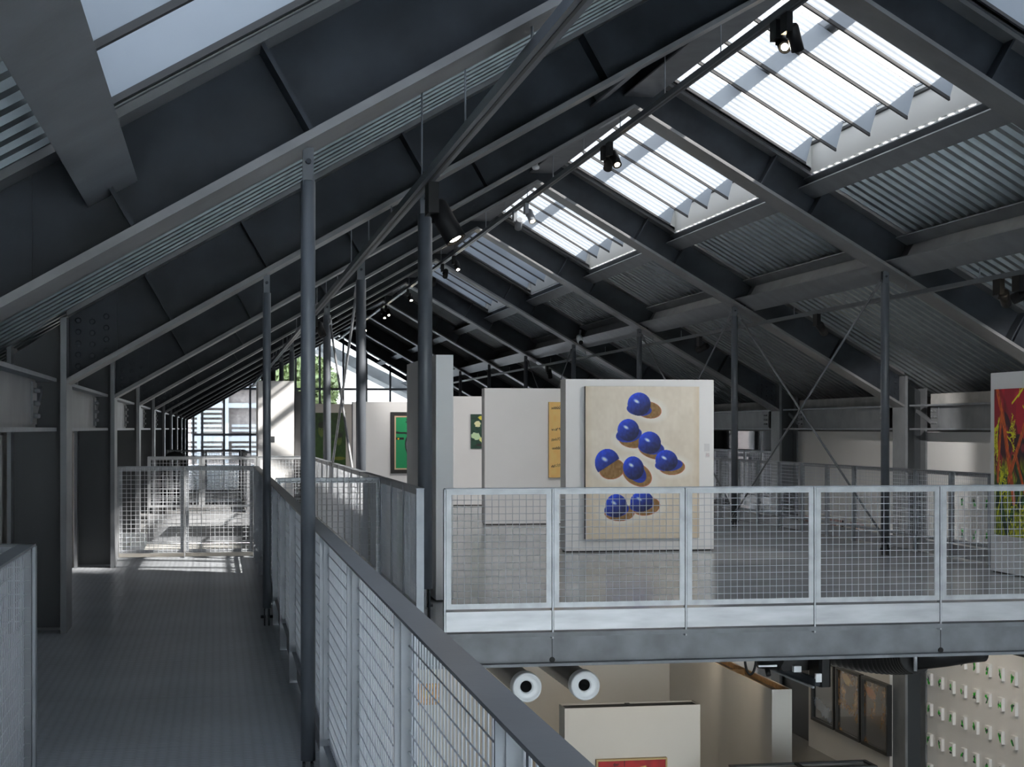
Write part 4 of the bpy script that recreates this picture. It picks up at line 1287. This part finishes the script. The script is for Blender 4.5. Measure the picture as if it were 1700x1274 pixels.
for k in range(22):
    z = 0.2 + 0.24 * k
    for (xa, xb) in ((-3.0, 0.25), (0.75, 2.6)):
        if (k // 7) % 2 == 1 and xa > 0: continue
        o = MB().box(xa, xb, 85.6, 85.75, z, z + 0.12).build('slat', 'louvre', ob)
for z in (1.05, 2.75, 4.4):
    MB().box(-3.2, 2.4, 85.55, 85.8, z - 0.14, z + 0.1).build('floor_band', 'louvre', ob)
for x in (-0.9, 0.5, 2.3):
    MB().box(x - 0.09, x + 0.09, 85.5, 85.8, -4.6, 6.5).build('upright', 'louvre', ob)
ob2 = thing('outside_building', 'pale pinkish building outside the right-hand opening', 'building', (20, 38, -4.6))
MB().box(17.0, 20, 30, 66, -4.6, 0.65).build('wall', 'facade', ob2)
MB().box(16.8, 20, 30, 66, 0.65, 0.9).build('parapet', 'louvre', ob2)
pq = MB().tube((16.9, 30, 1.15), (16.9, 66, 1.15), 0.09, 12).build('service_pipe', 'white_plastic', ob2)
for k in range(12):
    MB().box(16.86, 16.94, 31.5 + 3 * k, 31.6 + 3 * k, 0.9, 1.08).build('pipe_bracket', 'steel_b', ob2)
shade_near = thing('added_shade_block', 'unseen tall block added on the right to shade the near skylights', 'building', (26, -18, -4.6), 'added shade blocks')  # unseen block, added to keep sun off the near skylights
MB().box(22, 26, -60, 2.2, -4.6, 30).build('wall', 'facade', shade_near)
MB().box(21.8, 26, -60, 2.2, 30, 30.4).build('parapet', 'louvre', shade_near)
shade_far = thing('added_shade_block', 'tall block added on the right to shade the far skylights', 'building', (26, 60, -4.6), 'added shade blocks')  # added block, placed to keep sun off the far skylights
MB().box(22, 32, 22.5, 110, -4.6, 30).build('wall', 'facade', shade_far)
MB().box(21.8, 32, 22.5, 110, 30, 30.4).build('parapet', 'louvre', shade_far)
def tree(x, y, h, label, seed):
    r = np.random.default_rng(seed)
    t = thing('tree', label, 'tree', (x, y, -4.6), 'trees beyond the far window')
    MB().lathe((x, y, -4.6), (x, y, h), [(0, 0.25), (h * 0.6 + 3, 0.16), (h + 4.0, 0.05)], 8).build('trunk', 'bark', t)
    v, f = [], []
    for k in range(5200):
        p = r.normal(size=3); p /= np.linalg.norm(p); p *= r.random() ** 0.4
        c = np.array([x + p[0] * 2.6, y + p[1] * 2.6, h + p[2] * 2.6])
        a, b_ = r.normal(size=3) * 0.13, r.normal(size=3) * 0.13
        n = len(v)
        v += [tuple(c - a), tuple(c + b_), tuple(c + a), tuple(c - b_)]
        f.append((n, n + 1, n + 2, n + 3))
    MB().add(v, f).build('foliage', 'leaf', t, 'stuff')
tree(0.5, 98, 4.5, 'light green tree seen past the lift housing', 3)
tree(5.2, 108, 4.0, 'light green tree seen just left of the gable mullions', 4)

# dark seat back seen above the far guard
ch = thing('lounge_chair', 'black rounded chair back behind the pale landing guard', 'chair', (-0.75, 29.0, 0))
b = MB()
for k in range(1):
    b.sweep([(-0.86, 29.0, 0.72), (-0.85, 29.0, 1.0), (-0.80, 29.0, 1.08), (-0.71, 29.0, 1.10), (-0.62, 29.0, 1.08), (-0.57, 29.0, 1.0), (-0.56, 29.0, 0.72)], [0.06, 0.06, 0.065, 0.07, 0.065, 0.06, 0.06], 10)
b.build('backrest', 'black', ch)
MB().bbox(-0.93, -0.49, 28.7, 29.2, 0.38, 0.5, 0.03).build('seat', 'black', ch)
for (x, yy) in ((-0.9, 28.75), (-0.52, 28.75), (-0.9, 29.15), (-0.52, 29.15)):
    MB().tube((x, yy, 0), (x, yy, 0.72 if yy > 29 else 0.4), 0.018, 8).build('leg', 'black', ch)
